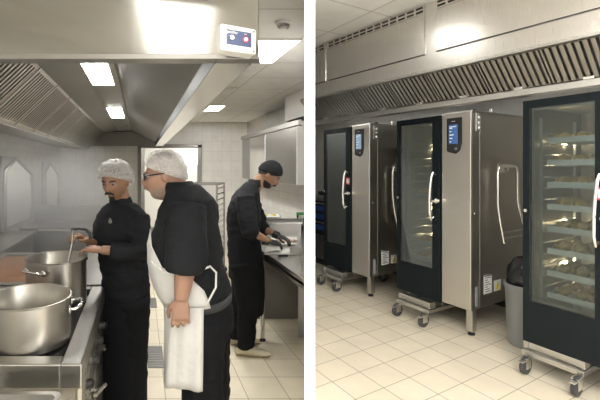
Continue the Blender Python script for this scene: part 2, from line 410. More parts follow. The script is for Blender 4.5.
ceiling_light('ceiling_light', [Vector((x0 + 0.9, DB + 0.6, 0)), Vector((x1 - 0.9, DB + 0.6, 0)), Vector((x1 - 0.9, DB + 1.4, 0)), Vector((x0 + 0.9, DB + 1.4, 0))], LCEIL, 'ceiling light in the passage behind the doorway')
def wq(xa, xb, ya, yb): return [Vector((xa, ya, 0)), Vector((xb, ya, 0)), Vector((xb, yb, 0)), Vector((xa, yb, 0))]
RL = [(0.115, 0.2, 2.7, 3.06), (0.12, 0.62, 0.75, 1.35), (0.95, 1.55, 0.1, 1.2), (1.4, 2.6, -1.3, -0.6), (0.1, 0.7, -0.7, 0.5)]  # out-of-view lights added to brighten the oven kitchen; the first makes the fascia glint
RLAB = ['slim ceiling light along the partition', 'ceiling light in front of the farthest oven', 'ceiling light in front of the middle oven', 'ceiling light in front of the nearest oven with chickens', 'ceiling light over the near end of the partition']
for q, lb in zip(RL, RLAB): ceiling_light('ceiling_light', wq(*q), RCEIL, lb, 'lamp_r')

# smoke detector, air vent
t = thing('smoke_detector', L(0.91, 2.54, LCEIL), 0, 'round white smoke detector on the ceiling near the control box', 'smoke detector')
MB().lathe([(0.0, 0.0), (0.055, 0.0), (0.055, -0.018), (0.0, -0.018)], n=28).build('base', 'white', t, smooth=True)
MB().lathe([(0.0, -0.018), (0.042, -0.018), (0.038, -0.034), (0.0, -0.036)], n=28).build('sensor_dome', 'steel_dark', t, smooth=True)
MB().lathe([(0.0, -0.034), (0.024, -0.034), (0.02, -0.046), (0.0, -0.048)], n=20).build('cap', 'white', t, smooth=True)
t = thing('air_vent', L(0.98, 4.85, LCEIL), 0, 'pale rectangular air vent in the ceiling beyond the square light', 'vent')
ps = [p - L(0.98, 4.85) for p in lq(0.9, 1.12, 4.6, 5.2)]
MB().prism([p + Vector((0, 0, -0.015)) for p in ps], (0, 0, 0.015)).build('frame', 'white', t)
for k in range(5):
    q = [L(0.93 , 4.66 + k * 0.1) , L(1.09, 4.66 + k * 0.1), L(1.09, 4.69 + k * 0.1), L(0.93, 4.69 + k * 0.1)]
    MB().prism([p - L(0.98, 4.85) + Vector((0, 0, -0.024)) for p in q], (0, 0, 0.009)).build('slat', 'paint', t)
# floor drains
for (d0, d1, lb) in ((4.77, 5.13, 'iron floor drain grate farther up the tiled aisle'), (3.34, 3.75, 'iron floor drain grate beside the shoes of the chef in the white apron')):
    t = thing('floor_drain', L(0.135, (d0 + d1) / 2), 0, lb, 'drain', 'floor drains in the aisle')
    o0 = L(0.135, (d0 + d1) / 2)
    MB().prism([p - o0 + Vector((0, 0, 0.0005)) for p in lq(0.065, 0.205, d0, d1)], (0, 0, 0.003)).build('frame', 'drain', t)
    g = MB(); n = 9
    for k in range(n):
        a = d0 + 0.02 + (d1 - d0 - 0.05) * k / (n - 1)
        g.prism([p - o0 + Vector((0, 0, 0.0035)) for p in lq(0.075, 0.195, a, a + 0.012)], (0, 0, 0.003))
    g.build('grate', 'steel_dark', t)

# ---------------------------------------------------------------- left extraction canopy
t = thing('extraction_canopy', L(0, 1.54, 2.1), 0, 'long stainless steel extraction canopy over the cooking line with lamps inside', 'extractor hood')
O0 = L(0, 1.54, 2.1); HD0, HD1 = 1.54, 8.0
def lx(u, d, z): return L(u, d, z) - O0
def along(mb, prof, d0=HD0, d1=HD1):
    mb.prism([lx(u, d0, z) for u, z in prof], L(0, d1) - L(0, d0)); return mb
# front box
mb = MB(); mb.prism([lx(UW + 0.005, HD0, 2.1), lx(0.455, HD0, 2.1), lx(0.455, HD0, LCEIL - 0.002), lx(UW + 0.005, HD0, LCEIL - 0.002)], Vector((0, 0.03, 0)))
mb.build('front_panel', 'steel_front', t)
mb = MB(); mb.prism([lx(UW + 0.005, HD0 - 0.004, 2.095), lx(0.455, HD0 - 0.004, 2.095), lx(0.455, HD0 - 0.004, 2.115), lx(UW + 0.005, HD0 - 0.004, 2.115)], Vector((0, 0.07, 0)))
mb.build('front_rim', 'steel_dark', t, bevel=0.002)
# side wall with the rim trough
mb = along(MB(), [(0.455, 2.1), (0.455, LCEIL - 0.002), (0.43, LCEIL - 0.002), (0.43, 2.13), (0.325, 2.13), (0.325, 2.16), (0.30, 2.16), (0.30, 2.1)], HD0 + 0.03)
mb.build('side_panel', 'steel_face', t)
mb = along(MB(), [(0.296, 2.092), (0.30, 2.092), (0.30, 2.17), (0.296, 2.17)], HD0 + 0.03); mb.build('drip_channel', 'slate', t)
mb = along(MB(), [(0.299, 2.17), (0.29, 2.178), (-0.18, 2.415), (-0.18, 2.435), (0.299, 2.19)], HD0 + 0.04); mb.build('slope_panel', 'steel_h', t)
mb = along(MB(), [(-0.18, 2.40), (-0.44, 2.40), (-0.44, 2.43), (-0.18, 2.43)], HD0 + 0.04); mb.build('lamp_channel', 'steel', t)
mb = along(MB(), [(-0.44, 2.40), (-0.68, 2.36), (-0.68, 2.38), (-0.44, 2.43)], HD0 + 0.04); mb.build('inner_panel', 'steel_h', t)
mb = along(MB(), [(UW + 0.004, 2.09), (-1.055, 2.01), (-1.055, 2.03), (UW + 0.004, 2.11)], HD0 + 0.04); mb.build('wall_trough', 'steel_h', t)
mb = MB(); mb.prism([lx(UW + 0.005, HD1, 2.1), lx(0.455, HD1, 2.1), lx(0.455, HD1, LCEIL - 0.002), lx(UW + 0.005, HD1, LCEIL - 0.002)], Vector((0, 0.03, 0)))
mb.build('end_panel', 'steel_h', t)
# grease filters: one part per cassette, slats in its mesh
nf = 11; fl = (HD1 - HD0 - 0.06) / nf
for k in range(nf):
    a = HD0 + 0.05 + k * fl; b = a + fl - 0.02
    g = MB()
    pA, pB = (-1.05, 2.02), (-0.68, 2.365)
    def q(f, dz=0.0): return (pA[0] + (pB[0] - pA[0]) * f, pA[1] + (pB[1] - pA[1]) * f + dz)
    along(g, [q(0, 0.03), q(1, 0.03), q(1, 0.04), q(0, 0.04)], a, b)                    # back sheet, shade between the slats put into its colour
    for fc in g.bm.faces: fc.material_index = 1
    for (f0, f1) in ((0, 0.06), (0.94, 1.0)): along(g, [q(f0, 0), q(f1, 0), q(f1, 0.03), q(f0, 0.03)], a, b)
    for dd in (a, b - 0.02): along(g, [q(0, -0.002), q(1, -0.002), q(1, 0.03), q(0, 0.03)], dd, dd + 0.02)
    ns = 10
    for i in range(ns):
        dd = a + 0.035 + (b - a - 0.07) * i / (ns - 1) - 0.012
        along(g, [q(0.06, 0.002), q(0.94, 0.002), q(0.94, 0.012), q(0.06, 0.012)], dd, dd + 0.027)
    g.build('grease_filter', ['steel_filter', 'gap'], t)
for (a, b) in ((2.7, 3.45), (4.85, 5.75)):
    lf = along(MB(), [(-0.415, 2.392), (-0.215, 2.392), (-0.215, 2.40), (-0.415, 2.40)], a - 0.02, b + 0.02).build('lamp_frame', 'steel_bright', t)
    along(MB(), [(-0.405, 2.388), (-0.225, 2.388), (-0.225, 2.392), (-0.405, 2.392)], a, b).build('diffuser', 'hoodlamp', lf)
# control box on the corner of the canopy
cb = at(239, 52.0, 1.43)
cw = 0.134; ch = 0.092
t = thing('control_box', cb, math.radians(29), 'white plastic control box with blue label on the canopy corner', 'control box')
MB().box(-cw / 2, cw / 2, 0.035, 0.072, 0.0, ch).build('housing', 'white', t, bevel=0.004)
MB().box(-cw / 2 - 0.001, cw / 2 + 0.001, 0.0, 0.034, -0.001, ch + 0.001).build('lid', 'white', t, bevel=0.008, seg=3)
lbp = MB().box(-0.047, 0.047, -0.002, 0.0, 0.022, 0.075).build('label_plate', 'navy', t, bevel=0.003)
text_mesh('lettering', 'polifer', 0.016, 'white', lbp, Matrix.Translation((-0.025, -0.0025, 0.066)) @ FRONT)
text_mesh('lettering', 'ON', 0.006, 'white', lbp, Matrix.Translation((0.024, -0.0025, 0.066)) @ FRONT)
rot = Matrix.Rotation(math.pi / 2, 3, 'X')
MB().lathe([(0.0, 0.0), (0.008, 0.0), (0.008, 0.008), (0.0, 0.008)], (-0.029, -0.002, 0.046), 18, rot).build('key_switch', 'steel_bright', t, smooth=True)
MB().box(-0.0305, -0.0275, -0.014, -0.010, 0.043, 0.052).build('key', 'white', t)
MB().lathe([(0.0, 0.0), (0.0105, 0.0), (0.0105, 0.004), (0.0, 0.004)], (0.024, -0.002, 0.047), 20, rot).build('lamp_bezel', 'redlabel', t, smooth=True)
MB().ell((0.024, -0.007, 0.047), (0.006, 0.004, 0.006)).build('indicator_lamp', glow('pink_lamp', (1, 0.75, 0.8), 3.0), t, smooth=True)
for sx in (-1, 1):
    for z in (0.010, ch - 0.010): MB().lathe([(0, 0), (0.004, 0), (0.004, 0.002), (0, 0.002)], (sx * 0.056, 0.0, z), 12, rot).build('screw', 'steel_dark', t)
# ================================================================ left kitchen: cooking line
SU = -0.23                               # aisle side of the range
def lprism(mb, u0, u1, d0, d1, z0, z1, org, mi=0):
    mb.prism([p - org + Vector((0, 0, z0)) for p in lq(u0, u1, d0, d1)], (0, 0, z1 - z0), mi); return mb
def knob(parent, p, axis='X', r=0.022):
    rm = Matrix.Rotation(math.pi / 2, 3, 'Y') if axis == 'X' else Matrix.Rotation(math.pi / 2, 3, 'X')
    return MB().lathe([(0, 0), (r, 0), (r, 0.008), (r * 0.75, 0.026), (0, 0.028)], p, 18, rm).build('knob', 'black', parent, smooth=True)
# the range: bright rim, recessed black glass, panel with knobs, oven doors
SD0, SD1, SUL = 1.58, 2.62, -1.25
org = L(SU, SD0, 0)
t = thing('cooking_range', org, 0, 'stainless steel range with black glass top under the two big pots', 'stove')
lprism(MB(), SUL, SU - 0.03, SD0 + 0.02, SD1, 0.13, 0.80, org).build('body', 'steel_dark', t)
m = MB()
lprism(m, SU - 0.085, SU, SD0, SD1, 0.80, 0.90, org); lprism(m, SUL, SU - 0.085, SD0, SD0 + 0.075, 0.80, 0.90, org)
lprism(m, SUL, SU - 0.085, SD1 - 0.06, SD1, 0.80, 0.90, org); lprism(m, SUL, SUL + 0.06, SD0 + 0.075, SD1 - 0.06, 0.80, 0.90, org)
m.build('top_rim', 'steel', t, bevel=0.006)
lprism(MB(), SUL + 0.06, SU - 0.085, SD0 + 0.075, SD1 - 0.06, 0.86, 0.878, org).build('glass_cooktop', 'cooktop', t)
for (u, d) in ((-0.512, 1.845), (-0.49, 2.38), (-0.95, 1.92), (-0.95, 2.34)):
    MB().lathe([(0.15, 0.8785), (0.155, 0.8788), (0.16, 0.8785)], L(u, d) - org, 40).build('cooking_zone', 'grey_plastic', t)
lprism(MB(), SU - 0.03, SU - 0.004, SD0 + 0.03, SD1 - 0.01, 0.62, 0.795, org).build('control_panel', 'steel_face', t)
for k in range(4): knob(t, L(SU - 0.004, SD0 + 0.2 + 0.22 * k, 0.715) - org)
for (a, b) in ((SD0 + 0.04, SD0 + 0.52), (SD0 + 0.54, SD1 - 0.02)):
    dr = lprism(MB(), SU - 0.03, SU - 0.008, a, b, 0.15, 0.60, org).build('door', 'steel', t, bevel=0.004)
    h = MB(); c = L(SU + 0.03, b - 0.09, 0.56) - org
    h.tube([L(SU - 0.01, b - 0.09, 0.56) - org, c], 0.008).tube([c + Vector((0, -0.05, 0)), c + Vector((0, 0.05, 0))], 0.011)
    h.build('handle', 'steel_bright', dr, smooth=True)
for (u, d) in ((SU - 0.08, SD0 + 0.06), (SU - 0.08, SD1 - 0.06), (SUL + 0.06, SD0 + 0.06), (SUL + 0.06, SD1 - 0.06)):
    MB().lathe([(0.025, 0.0), (0.025, 0.13)], L(u, d) - org, 16).build('leg', 'steel', t)
# second block of the line: flat brown braising pan
B0, B1 = 2.66, 3.66
org = L(SU, B0, 0)
t = thing('braising_pan', org, 0, 'stainless steel braising pan of brown sauce beyond the range', 'cooker')
lprism(MB(), SUL, SU - 0.03, B0, B1, 0.13, 0.84, org).build('body', 'steel', t, bevel=0.004)
m = MB()
for q in ((SU - 0.40, SU, B0, B1), (SUL, SU - 0.40, B0, B0 + 0.06), (SUL, SU - 0.40, B1 - 0.08, B1), (SUL, SUL + 0.06, B0 + 0.06, B1 - 0.08)): lprism(m, *q, 0.84, 0.90, org)
m.build('top_rim', 'steel', t, bevel=0.005)
lprism(MB(), SUL + 0.06, SU - 0.40, B0 + 0.06, B1 - 0.08, 0.841, 0.882, org).build('sauce', 'sauce', t)
knob(t, L(SU - 0.03, B0 + 0.4, 0.7) - org); knob(t, L(SU - 0.03, B0 + 0.65, 0.7) - org)
for (u, d) in ((SU - 0.08, B0 + 0.06), (SU - 0.08, B1 - 0.06), (SUL + 0.06, B0 + 0.06), (SUL + 0.06, B1 - 0.06)):
    MB().lathe([(0.025, 0.0), (0.025, 0.13)], L(u, d) - org, 16).build('leg', 'steel', t)
# wooden-brown fat tray left of the pots
org = L(-1.0, 2.2, 0.8785)
t = thing('roasting_tray', org, 0, 'wide steel tray of brown sauce left of the pots', 'tray')
m = MB(); lprism(m, -1.24, -0.88, 1.72, 2.5, 0, 0.004, L(-1.0, 2.2))
for q in ((-1.24, -1.235, 1.72, 2.5), (-0.885, -0.88, 1.72, 2.5), (-1.235, -0.885, 1.72, 1.725), (-1.235, -0.885, 2.495, 2.5)): lprism(m, *q, 0.004, 0.06, L(-1.0, 2.2))
m.build('pan', 'steel', t)
lprism(MB(), -1.233, -0.887, 1.727, 2.493, 0.0045, 0.045, L(-1.0, 2.2)).build('sauce', 'sauce', t)
# far block across the end of the line with a steel rail
org = L(-1.64, 5.0, 0)
t = thing('steel_cabinet', org, 0, 'low stainless steel cabinet with raised back edge at the end of the cooking line', 'cabinet')
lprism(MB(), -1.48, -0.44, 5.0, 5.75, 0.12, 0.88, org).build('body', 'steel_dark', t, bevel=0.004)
lprism(MB(), -1.50, -0.42, 4.97, 5.75, 0.88, 0.92, org).build('worktop', 'steel', t, bevel=0.004)
lprism(MB(), -1.50, -0.42, 5.70, 5.75, 0.92, 1.14, org).build('upstand', 'steel', t, bevel=0.004)
for u in (-1.44, -0.5):
    for d in (5.06, 5.7): MB().lathe([(0.022, 0), (0.022, 0.12)], L(u, d) - org, 12).build('leg', 'steel', t)
MB().tube([L(-1.25, 4.93, 0.90) - org, L(-0.44, 4.93, 0.90) - org], 0.014).tube([L(-1.2, 4.93, 0.90) - org, L(-1.2, 4.98, 0.90) - org], 0.01).tube([L(-0.5, 4.93, 0.90) - org, L(-0.5, 4.98, 0.90) - org], 0.01).build('rail', 'steel_bright', t, smooth=True)
# low counter along the left wall that carries the steel arches
org = L(UW + 0.01, 3.7, 0)
t = thing('wall_counter', org, 0, 'narrow stainless steel counter along the left wall below the arched frames', 'counter')
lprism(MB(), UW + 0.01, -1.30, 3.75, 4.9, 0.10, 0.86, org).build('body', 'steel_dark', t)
lprism(MB(), UW + 0.01, -1.27, 3.72, 4.92, 0.86, 0.90, org).build('worktop', 'steel', t, bevel=0.004)
# arched steel frames against the wall
def arch(d0, d1, zt, label):
    org = L(UW + 0.06, (d0 + d1) / 2, 0.93)
    t = thing('arched_steel_frame', org, 0, label, 'frame', 'arched steel frames on the left wall')
    f = lambda d, z: L(UW + 0.06, d, z) - org
    dm = d0 + 0.36 * (d1 - d0)
    MB().tube([f(d0, 0.93), f(d0, zt - 0.16), f(dm, zt), f(d1, zt - 0.22), f(d1, 0.93)], 0.026, 10).build('tube_frame', 'steel_dark', t, smooth=True)
    m = MB(); m.prism([f(d0 + .01, 0.95), f(d1 - .01, 0.95), f(d1 - .01, zt - 0.24), f(dm, zt - 0.02), f(d0 + .01, zt - 0.17)], Vector((-0.008, 0, 0))); m.build('back_sheet', 'paint', t)
    m = MB(); m.prism([f(d0 - 0.02, 0.93), f(d0 - 0.10, 0.93), f(d0 - 0.10, zt + 0.02), f(d0 - 0.02, zt + 0.02)], Vector((-0.02, 0, 0)))
    m.prism([f(d0 - 0.02, zt - 0.12), f(dm - 0.03, zt + 0.0), f(dm - 0.03, zt + 0.02), f(d0 - 0.02, zt + 0.02)], Vector((-0.02, 0, 0)))
    m.build('post_plate', 'steel_dark', t)
    for z in (1.02, 1.5):
        m = MB(); p = f(d1 - 0.03, z); m.box(p.x - 0.02, p.x + 0.025, p.y - 0.05, p.y + 0.03, p.z - 0.05, p.z + 0.05); m.build('hinge', 'steel_dark', t, bevel=0.003)
    MB().box(f(d0, 0).x - 0.05, f(d0, 0).x + 0.02, f(d0, 0).y - 0.05, f(d0, 0).y + 0.05, -0.03, 0.0).build('foot', 'steel_dark', t)
arch(4.72, 5.9, 1.79, 'arched steel tube frame on the left wall, nearer the camera')
arch(6.72, 7.8, 1.75, 'arched steel tube frame on the left wall, nearer the back wall')

# ---------------------------------------------------------------- pots
def pot(u, d, z, r, h, label, hang, wide=0.0):
    t = thing('cooking_pot', L(u, d, z), 0, label, 'pot', 'steel pots on the range')
    prof = [(0, 0), (r - 0.02, 0), (r - 0.004, 0.008), (r, 0.03), (r, h - 0.006), (r + 0.006, h - 0.003), (r + 0.007, h + 0.002), (r + 0.001, h + 0.003), (r - 0.005, h - 0.004), (r - 0.005, 0.03), (r - 0.03, 0.012), (0, 0.012)]
    MB().lathe(prof, n=64).build('body', 'pot', t, smooth=True)
    for a in hang:
        ca, sa = math.cos(a), math.sin(a); rad = Vector((ca, sa, 0)); tan = Vector((-sa, ca, 0))
        hw = 0.065; z0 = h - 0.05
        pts = [rad * r + tan * -hw + Vector((0, 0, z0)), rad * (r + 0.03) + tan * (-hw) + Vector((0, 0, z0 + 0.004)), rad * (r + 0.05) + tan * (-hw * 0.7) + Vector((0, 0, z0 + 0.012)), rad * (r + 0.055) + Vector((0, 0, z0 + 0.014)), rad * (r + 0.05) + tan * (hw * 0.7) + Vector((0, 0, z0 + 0.012)), rad * (r + 0.03) + tan * hw + Vector((0, 0, z0 + 0.004)), rad * r + tan * hw + Vector((0, 0, z0))]
        hd = MB().tube(pts, 0.0075, 10).build('handle', 'steel_bright', t, smooth=True)
        for sgn in (-1, 1):
            c = rad * (r + 0.002) + tan * (sgn * hw) + Vector((0, 0, z0)); MB().ell(c, (0.008, 0.018, 0.018), Matrix.Rotation(a, 3, 'Z')).build('rivet_plate', 'steel_bright', hd, smooth=True)
    for o_ in t.children_recursive:                       # oval pots
        for v in o_.data.vertices: v.co.x -= OVAL * v.co.y
    return t
OVAL = 0.36
pot(-0.512, 1.845, 0.8795, 0.187, 0.207, 'large wide steel pot nearest the camera, at the corner of the range', (math.radians(8), math.radians(188)))
MB().lathe([(0, 0), (0.179, 0), (0.179, 0.002), (0, 0.002)], n=48).build('broth', plain('pale_broth', (0.42, 0.38, 0.30), 0.2), None, smooth=True)
o = bpy.data.objects['broth']; o.location = L(-0.512, 1.845, 0.8795 + 0.075); [setattr(v.co, 'x', v.co.x - OVAL * v.co.y) for v in o.data.vertices]; tag(o, 'pale broth inside the large pot nearest the camera', 'broth')
pot(-0.50, 2.40, 0.8795, 0.178, 0.26, 'smaller tall steel pot that the moustached chef stirs', (math.radians(-118), math.radians(62)))
o = MB().lathe([(0, 0), (0.17, 0), (0.17, 0.002), (0, 0.002)], n=48).build('stew', 'sauce', None, smooth=True)
o.location = L(-0.50, 2.40, 0.8795 + 0.15); [setattr(v.co, 'x', v.co.x - OVAL * v.co.y) for v in o.data.vertices]; tag(o, 'brown stew inside the tall pot being stirred', 'stew')
# side table and shallow steel pan at the near corner
org = L(-0.6, 1.2, 0)
t = thing('side_table', org, 0, 'low steel side table in front of the range, under the shallow pan', 'table')
lprism(MB(), -1.2, -0.26, 0.98, 1.54, 0.755, 0.785, org).build('table_top', 'steel', t)
for u in (-1.16, -0.30):
    for d in (1.02, 1.50): MB().lathe([(0.02, 0), (0.02, 0.755)], L(u, d) - org, 12).build('leg', 'steel', t)
org = L(-0.6, 1.4, 0.7855)
t = thing('gastronorm_pan', org, 0, 'empty shallow steel pan at the near left corner', 'pan')
a0, a1, b0, b1, dp = -0.78, -0.335, 1.17, 1.475, 0.065
m = MB()
def rr(x0, x1, y0, y1, r, z, n=5):
    out = []
    for cx, cy, a in ((x1 - r, y0 + r, -90), (x1 - r, y1 - r, 0), (x0 + r, y1 - r, 90), (x0 + r, y0 + r, 180)):
        for k in range(n + 1):
            th = math.radians(a + 90 * k / n); out.append(Vector((cx + r * math.cos(th), cy + r * math.sin(th), z)))
    return out
c = L((a0 + a1) / 2, (b0 + b1) / 2) - org
X, Y = (a1 - a0) / 2, (b1 - b0) / 2
sh = lambda pts: [p + Vector((c.x, c.y, 0)) for p in pts]
m.rings([sh(rr(-X + .03, X - .03, -Y + .03, Y - .03, .03, 0)), sh(rr(-X + .014, X - .014, -Y + .014, Y - .014, .035, 0.012)), sh(rr(-X + .012, X - .012, -Y + .012, Y - .012, .035, dp - 0.003)), sh(rr(-X, X, -Y, Y, .04, dp)), sh(rr(-X, X, -Y, Y, .04, dp + 0.002)), sh(rr(-X + .016, X - .016, -Y + .016, Y - .016, .033, dp)), sh(rr(-X + .018, X - .018, -Y + .018, Y - .018, .033, 0.014)), sh(rr(-X + .034, X - .034, -Y + .034, Y - .034, .028, 0.003))])
m.build('pan', 'steel', t, smooth=True)

# ================================================================ left kitchen: preparation counter on the right
CU, C0, C1 = 1.14, 2.72, 5.05
def wallu(d): return min(UR - 0.005, d * K + part_x(d, -1) - 0.012)
org = L(CU, 3.7, 0)
t = thing('preparation_counter', org, 0, 'stainless steel preparation counter the cook in the black cap works at', 'counter')
ctop = [L(CU, C0), L(wallu(C0), C0), L(wallu(5.0), 5.0), L(wallu(C1), C1), L(CU, C1)]
m = MB(); m.prism([p - org + Vector((0, 0, 0.862)) for p in ctop], (0, 0, 0.038)); m.build('worktop', 'steel', t, bevel=0.004)
m = MB(); m.prism([L(CU + 0.01, C0) - org + Vector((0, 0, 0.815)), L(CU + 0.03, C0) - org + Vector((0, 0, 0.815)), L(CU + 0.03, C1) - org + Vector((0, 0, 0.815)), L(CU + 0.01, C1) - org + Vector((0, 0, 0.815))], (0, 0, 0.046)); m.build('apron_rail', 'steel_dark', t)
m = MB(); m.prism([p - org + Vector((0, 0, 0.002)) for p in (L(CU + 0.08, 4.42), L(wallu(4.42) - 0.01, 4.42), L(wallu(4.9) - 0.03, 4.9), L(CU + 0.08, 4.9))], (0, 0, 0.858)); m.build('cupboard', 'beige_panel', t)
for (u, d) in ((CU + 0.045, 3.87), (CU + 0.045, C1 - 0.06), (1.17, 2.78)):
    lg = MB().lathe([(0.022, 0.03), (0.022, 0.86)], L(u, d) - org, 16).build('leg', 'steel_bright', t, smooth=True)
    MB().lathe([(0.0, 0.0), (0.03, 0.0), (0.03, 0.012), (0.014, 0.03), (0.0, 0.03)], L(u, d) - org, 16).build('foot', 'black', lg, smooth=True)
org2 = L(1.62, 4.3, 0)
m = MB(); m.box(-0.03, 0.03, -0.03, 0.03, 0, 0.86)
for v in m.bm.verts: v.co += L(1.605, 3.98) - org
m.build('leg', 'steel_dark', t)
# things on the counter
def on(name, u, d, z, label, cat, group=None): return thing(name, L(u, d, z), 0, label, cat, group)
t = on('cutting_board', 1.27, 3.70, 0.9, 'white cutting board under the gloved hands', 'cutting board')
MB().box(-0.11, 0.12, -0.15, 0.13, 0.0, 0.018).build('board', 'board', t, bevel=0.006)
t = on('cutting_board', 1.50, 4.16, 0.9, 'white cutting board with chopped meat beside the wall', 'cutting board')
MB().box(-0.14, 0.13, -0.2, 0.2, 0.0, 0.018).build('board', 'board', t, bevel=0.006)
random.seed(3)
for k in range(7):
    o = MB().ell((0, 0, 0), (0.04, 0.022, 0.014), n=10, k=6).build('meat_piece', 'meat', None, smooth=True)
    o.location = L(1.41 + 0.05 * (k % 4) + 0.01, 4.04 + 0.085 * (k // 4) + 0.03 * (k % 2), 0.932); o.rotation_euler = (0, 0, random.random() * 3)
    tag(o, 'pale chopped piece of meat on the white board beside the wall', 'meat', 'chopped meat pieces')
t = on('steel_sink', 1.685, 4.735, 0.9005, 'steel basin with raised rim behind the boards on the counter', 'basin')
m = MB(); m.box(-0.42, 0.22, -0.16, -0.15, 0, 0.13).box(-0.42, 0.22, 0.15, 0.16, 0, 0.13).box(-0.42, -0.41, -0.15, 0.15, 0, 0.13).box(0.21, 0.22, -0.15, 0.15, 0, 0.13).box(-0.41, 0.21, -0.15, 0.15, 0, 0.01)
m.build('bowl', 'steel', t); MB().box(-0.44, 0.24, -0.18, -0.15, 0.13, 0.15).box(-0.44, 0.24, 0.15, 0.18, 0.13, 0.15).box(-0.44, -0.41, -0.15, 0.15, 0.13, 0.15).box(0.21, 0.24, -0.15, 0.15, 0.13, 0.15).build('rim', 'steel_bright', t)
t = on('food_tub', 2.03, 4.99, 0.9, 'clear plastic tub with green lid against the wall', 'tub')
MB().lathe([(0, 0), (0.07, 0), (0.08, 0.19), (0.076, 0.19), (0.067, 0.006), (0, 0.006)], n=24).build('tub', 'clear', t, smooth=True)
MB().lathe([(0, 0.19), (0.086, 0.19), (0.086, 0.208), (0, 0.21)], n=24).build('lid', 'green', t, smooth=True)
MB().lathe([(0, 0.007), (0.066, 0.007), (0.075, 0.14), (0, 0.14)], n=24).build('contents', 'paper', t, smooth=True)
t = on('food_tray', 1.62, 5.0, 0.9, 'small steel tray of yellow food left of the green lidded tub', 'tray')
for dx in (0,): MB().box(-0.14, 0.14, -0.05, 0.04, 0.0, 0.17).build('pan', 'steel', t, bevel=0.006)
for k in range(5): MB().ell((-0.1 + 0.05 * k, 0, 0.172), (0.03, 0.03, 0.022)).build('food', 'yellow' if k % 2 else 'board', t, smooth=True)
t = on('kitchen_knife', 1.20, 3.47, 0.9, 'black handled knife at the edge of the counter near the board', 'knife')
MB().tube([(0.0, -0.02, 0.012), (0.08, 0.0, 0.012)], 0.011, 8).build('handle', 'black', t, smooth=True)
MB().prism([(0.08, 0.0, 0.008), (0.24, 0.03, 0.008), (0.24, 0.045, 0.008), (0.08, 0.035, 0.008)], (0, 0, 0.002)).build('blade', 'steel_bright', t)
t = on('steel_tray', 1.42, 3.05, 0.9, 'shallow steel tray at the near end of the preparation counter', 'tray')
wm = wallu(3.02) - 1.42
MB().box(-0.2, wm - 0.03, -0.10, 0.36, 0.0, 0.006).box(-0.2, wm - 0.03, -0.10, -0.095, 0.006, 0.055).box(-0.2, wm - 0.03, 0.355, 0.36, 0.006, 0.055).box(-0.2, -0.195, -0.095, 0.355, 0.006, 0.055).build('pan', 'steel_dark', t)

# steel wall cabinet
W0, W1, WU = 4.5, 7.06, 1.8
org = L(WU, 5.8, 1.47)
t = thing('wall_cabinet', org, 0, 'stainless steel wall cabinet above the preparation counter', 'cabinet')
def wp(u, d, z): return L(u, d, z) - org
m = MB(); wu = lambda d: min(UR - 0.004, d * K + part_x(d, -1) - 0.012)
m.prism([wp(WU + 0.02, W0, 1.48), wp(wu(W0), W0, 1.48), wp(wu(5.2), 5.2, 1.48), wp(UR - 0.004, 5.3, 1.48), wp(UR - 0.004, W1, 1.48), wp(WU + 0.02, W1, 1.48)], (0, 0, 0.72)); m.build('body', 'steel_dark', t)
m = MB(); m.prism([wp(WU - 0.02, W0, 2.155), wp(WU - 0.02, W1, 2.155), wp(WU + 0.02, W1, 2.155), wp(WU + 0.02, W0, 2.155)], (0, 0, 0.06)); m.build('top_rail', 'steel_dark', t, bevel=0.003)
def wdoor(d0, d1, mat):
    m = MB(); m.prism([wp(WU, d0, 1.48), wp(WU, d1, 1.48), wp(WU + 0.02, d1, 1.48), wp(WU + 0.02, d0, 1.48)], (0, 0, 0.67)); return m.build('door', mat, t, bevel=0.003)
wdoor(4.53, 5.74, 'steel_dark'); d2 = wdoor(5.78, 6.55, 'steel_bright'); wdoor(6.58, 7.04, 'steel_dark')
m = MB(); m.tube([wp(WU - 0.03, 5.86, 1.55), wp(WU - 0.03, 5.86, 1.75)], 0.008); m.build('handle', 'steel_bright', d2, smooth=True)
# second cabinet beside it against the partition
q0 = 4.0; u0 = wallu(3.7)
t = thing('dark_wall_unit', L(1.5, 4.0, 1.5), 0, 'narrow dark steel wall unit at the edge of the partition', 'wall unit')
m = MB(); oo = L(1.5, 4.0, 1.5)
us = (296.5 - 140) / 400
m.prism([L(us * 4.0, 4.0, 1.5) - oo, L(wallu(4.0), 4.0, 1.5) - oo, L(wallu(4.45), 4.45, 1.5) - oo, L(wallu(4.45) - 0.10, 4.45, 1.5) - oo], (0, 0, 0.58)); m.build('body', 'steel_dark', t)
m = MB(); m.box(0, 0.008, -0.01, 0, 0, 0.58)
for v in m.bm.verts: v.co += L(us * 4.0, 4.0, 1.5) - oo
m.build('edge_strip', 'steel', t)

# rack trolley at the back, behind the chefs
t = thing('rack_trolley', L(1.0, 6.1, 0), 0, 'tall steel rack trolley behind the chef in the white apron', 'trolley')
tw, td, th = 0.23, 0.28, 1.44
for x in (-tw, tw):
    for y in (-td, td):
        p = MB().box(x - 0.0125, x + 0.0125, y - 0.0125, y + 0.0125, 0.12, th).build('post', 'steel_dark', t)
        w_ = MB().lathe([(0, -0.012), (0.05, -0.012), (0.05, 0.012), (0, 0.012)], (x, y, 0.05), 20, Matrix.Rotation(math.pi / 2, 3, 'X')).build('wheel', 'rubber', p, smooth=True)
        MB().box(x - 0.02, x + 0.02, y - 0.018, y - 0.014, 0.04, 0.12).box(x - 0.02, x + 0.02, y + 0.014, y + 0.018, 0.04, 0.12).box(x - 0.02, x + 0.02, y - 0.018, y + 0.018, 0.115, 0.12).build('caster_fork', 'steel', p)
MB().box(-tw, tw, -td - .0125, -td + .0125, th - 0.025, th).box(-tw, tw, td - .0125, td + .0125, th - 0.025, th).box(-tw - .0125, -tw + .0125, -td, td, th - 0.025, th).box(tw - .0125, tw + .0125, -td, td, th - 0.025, th).build('top_frame', 'steel_dark', t)
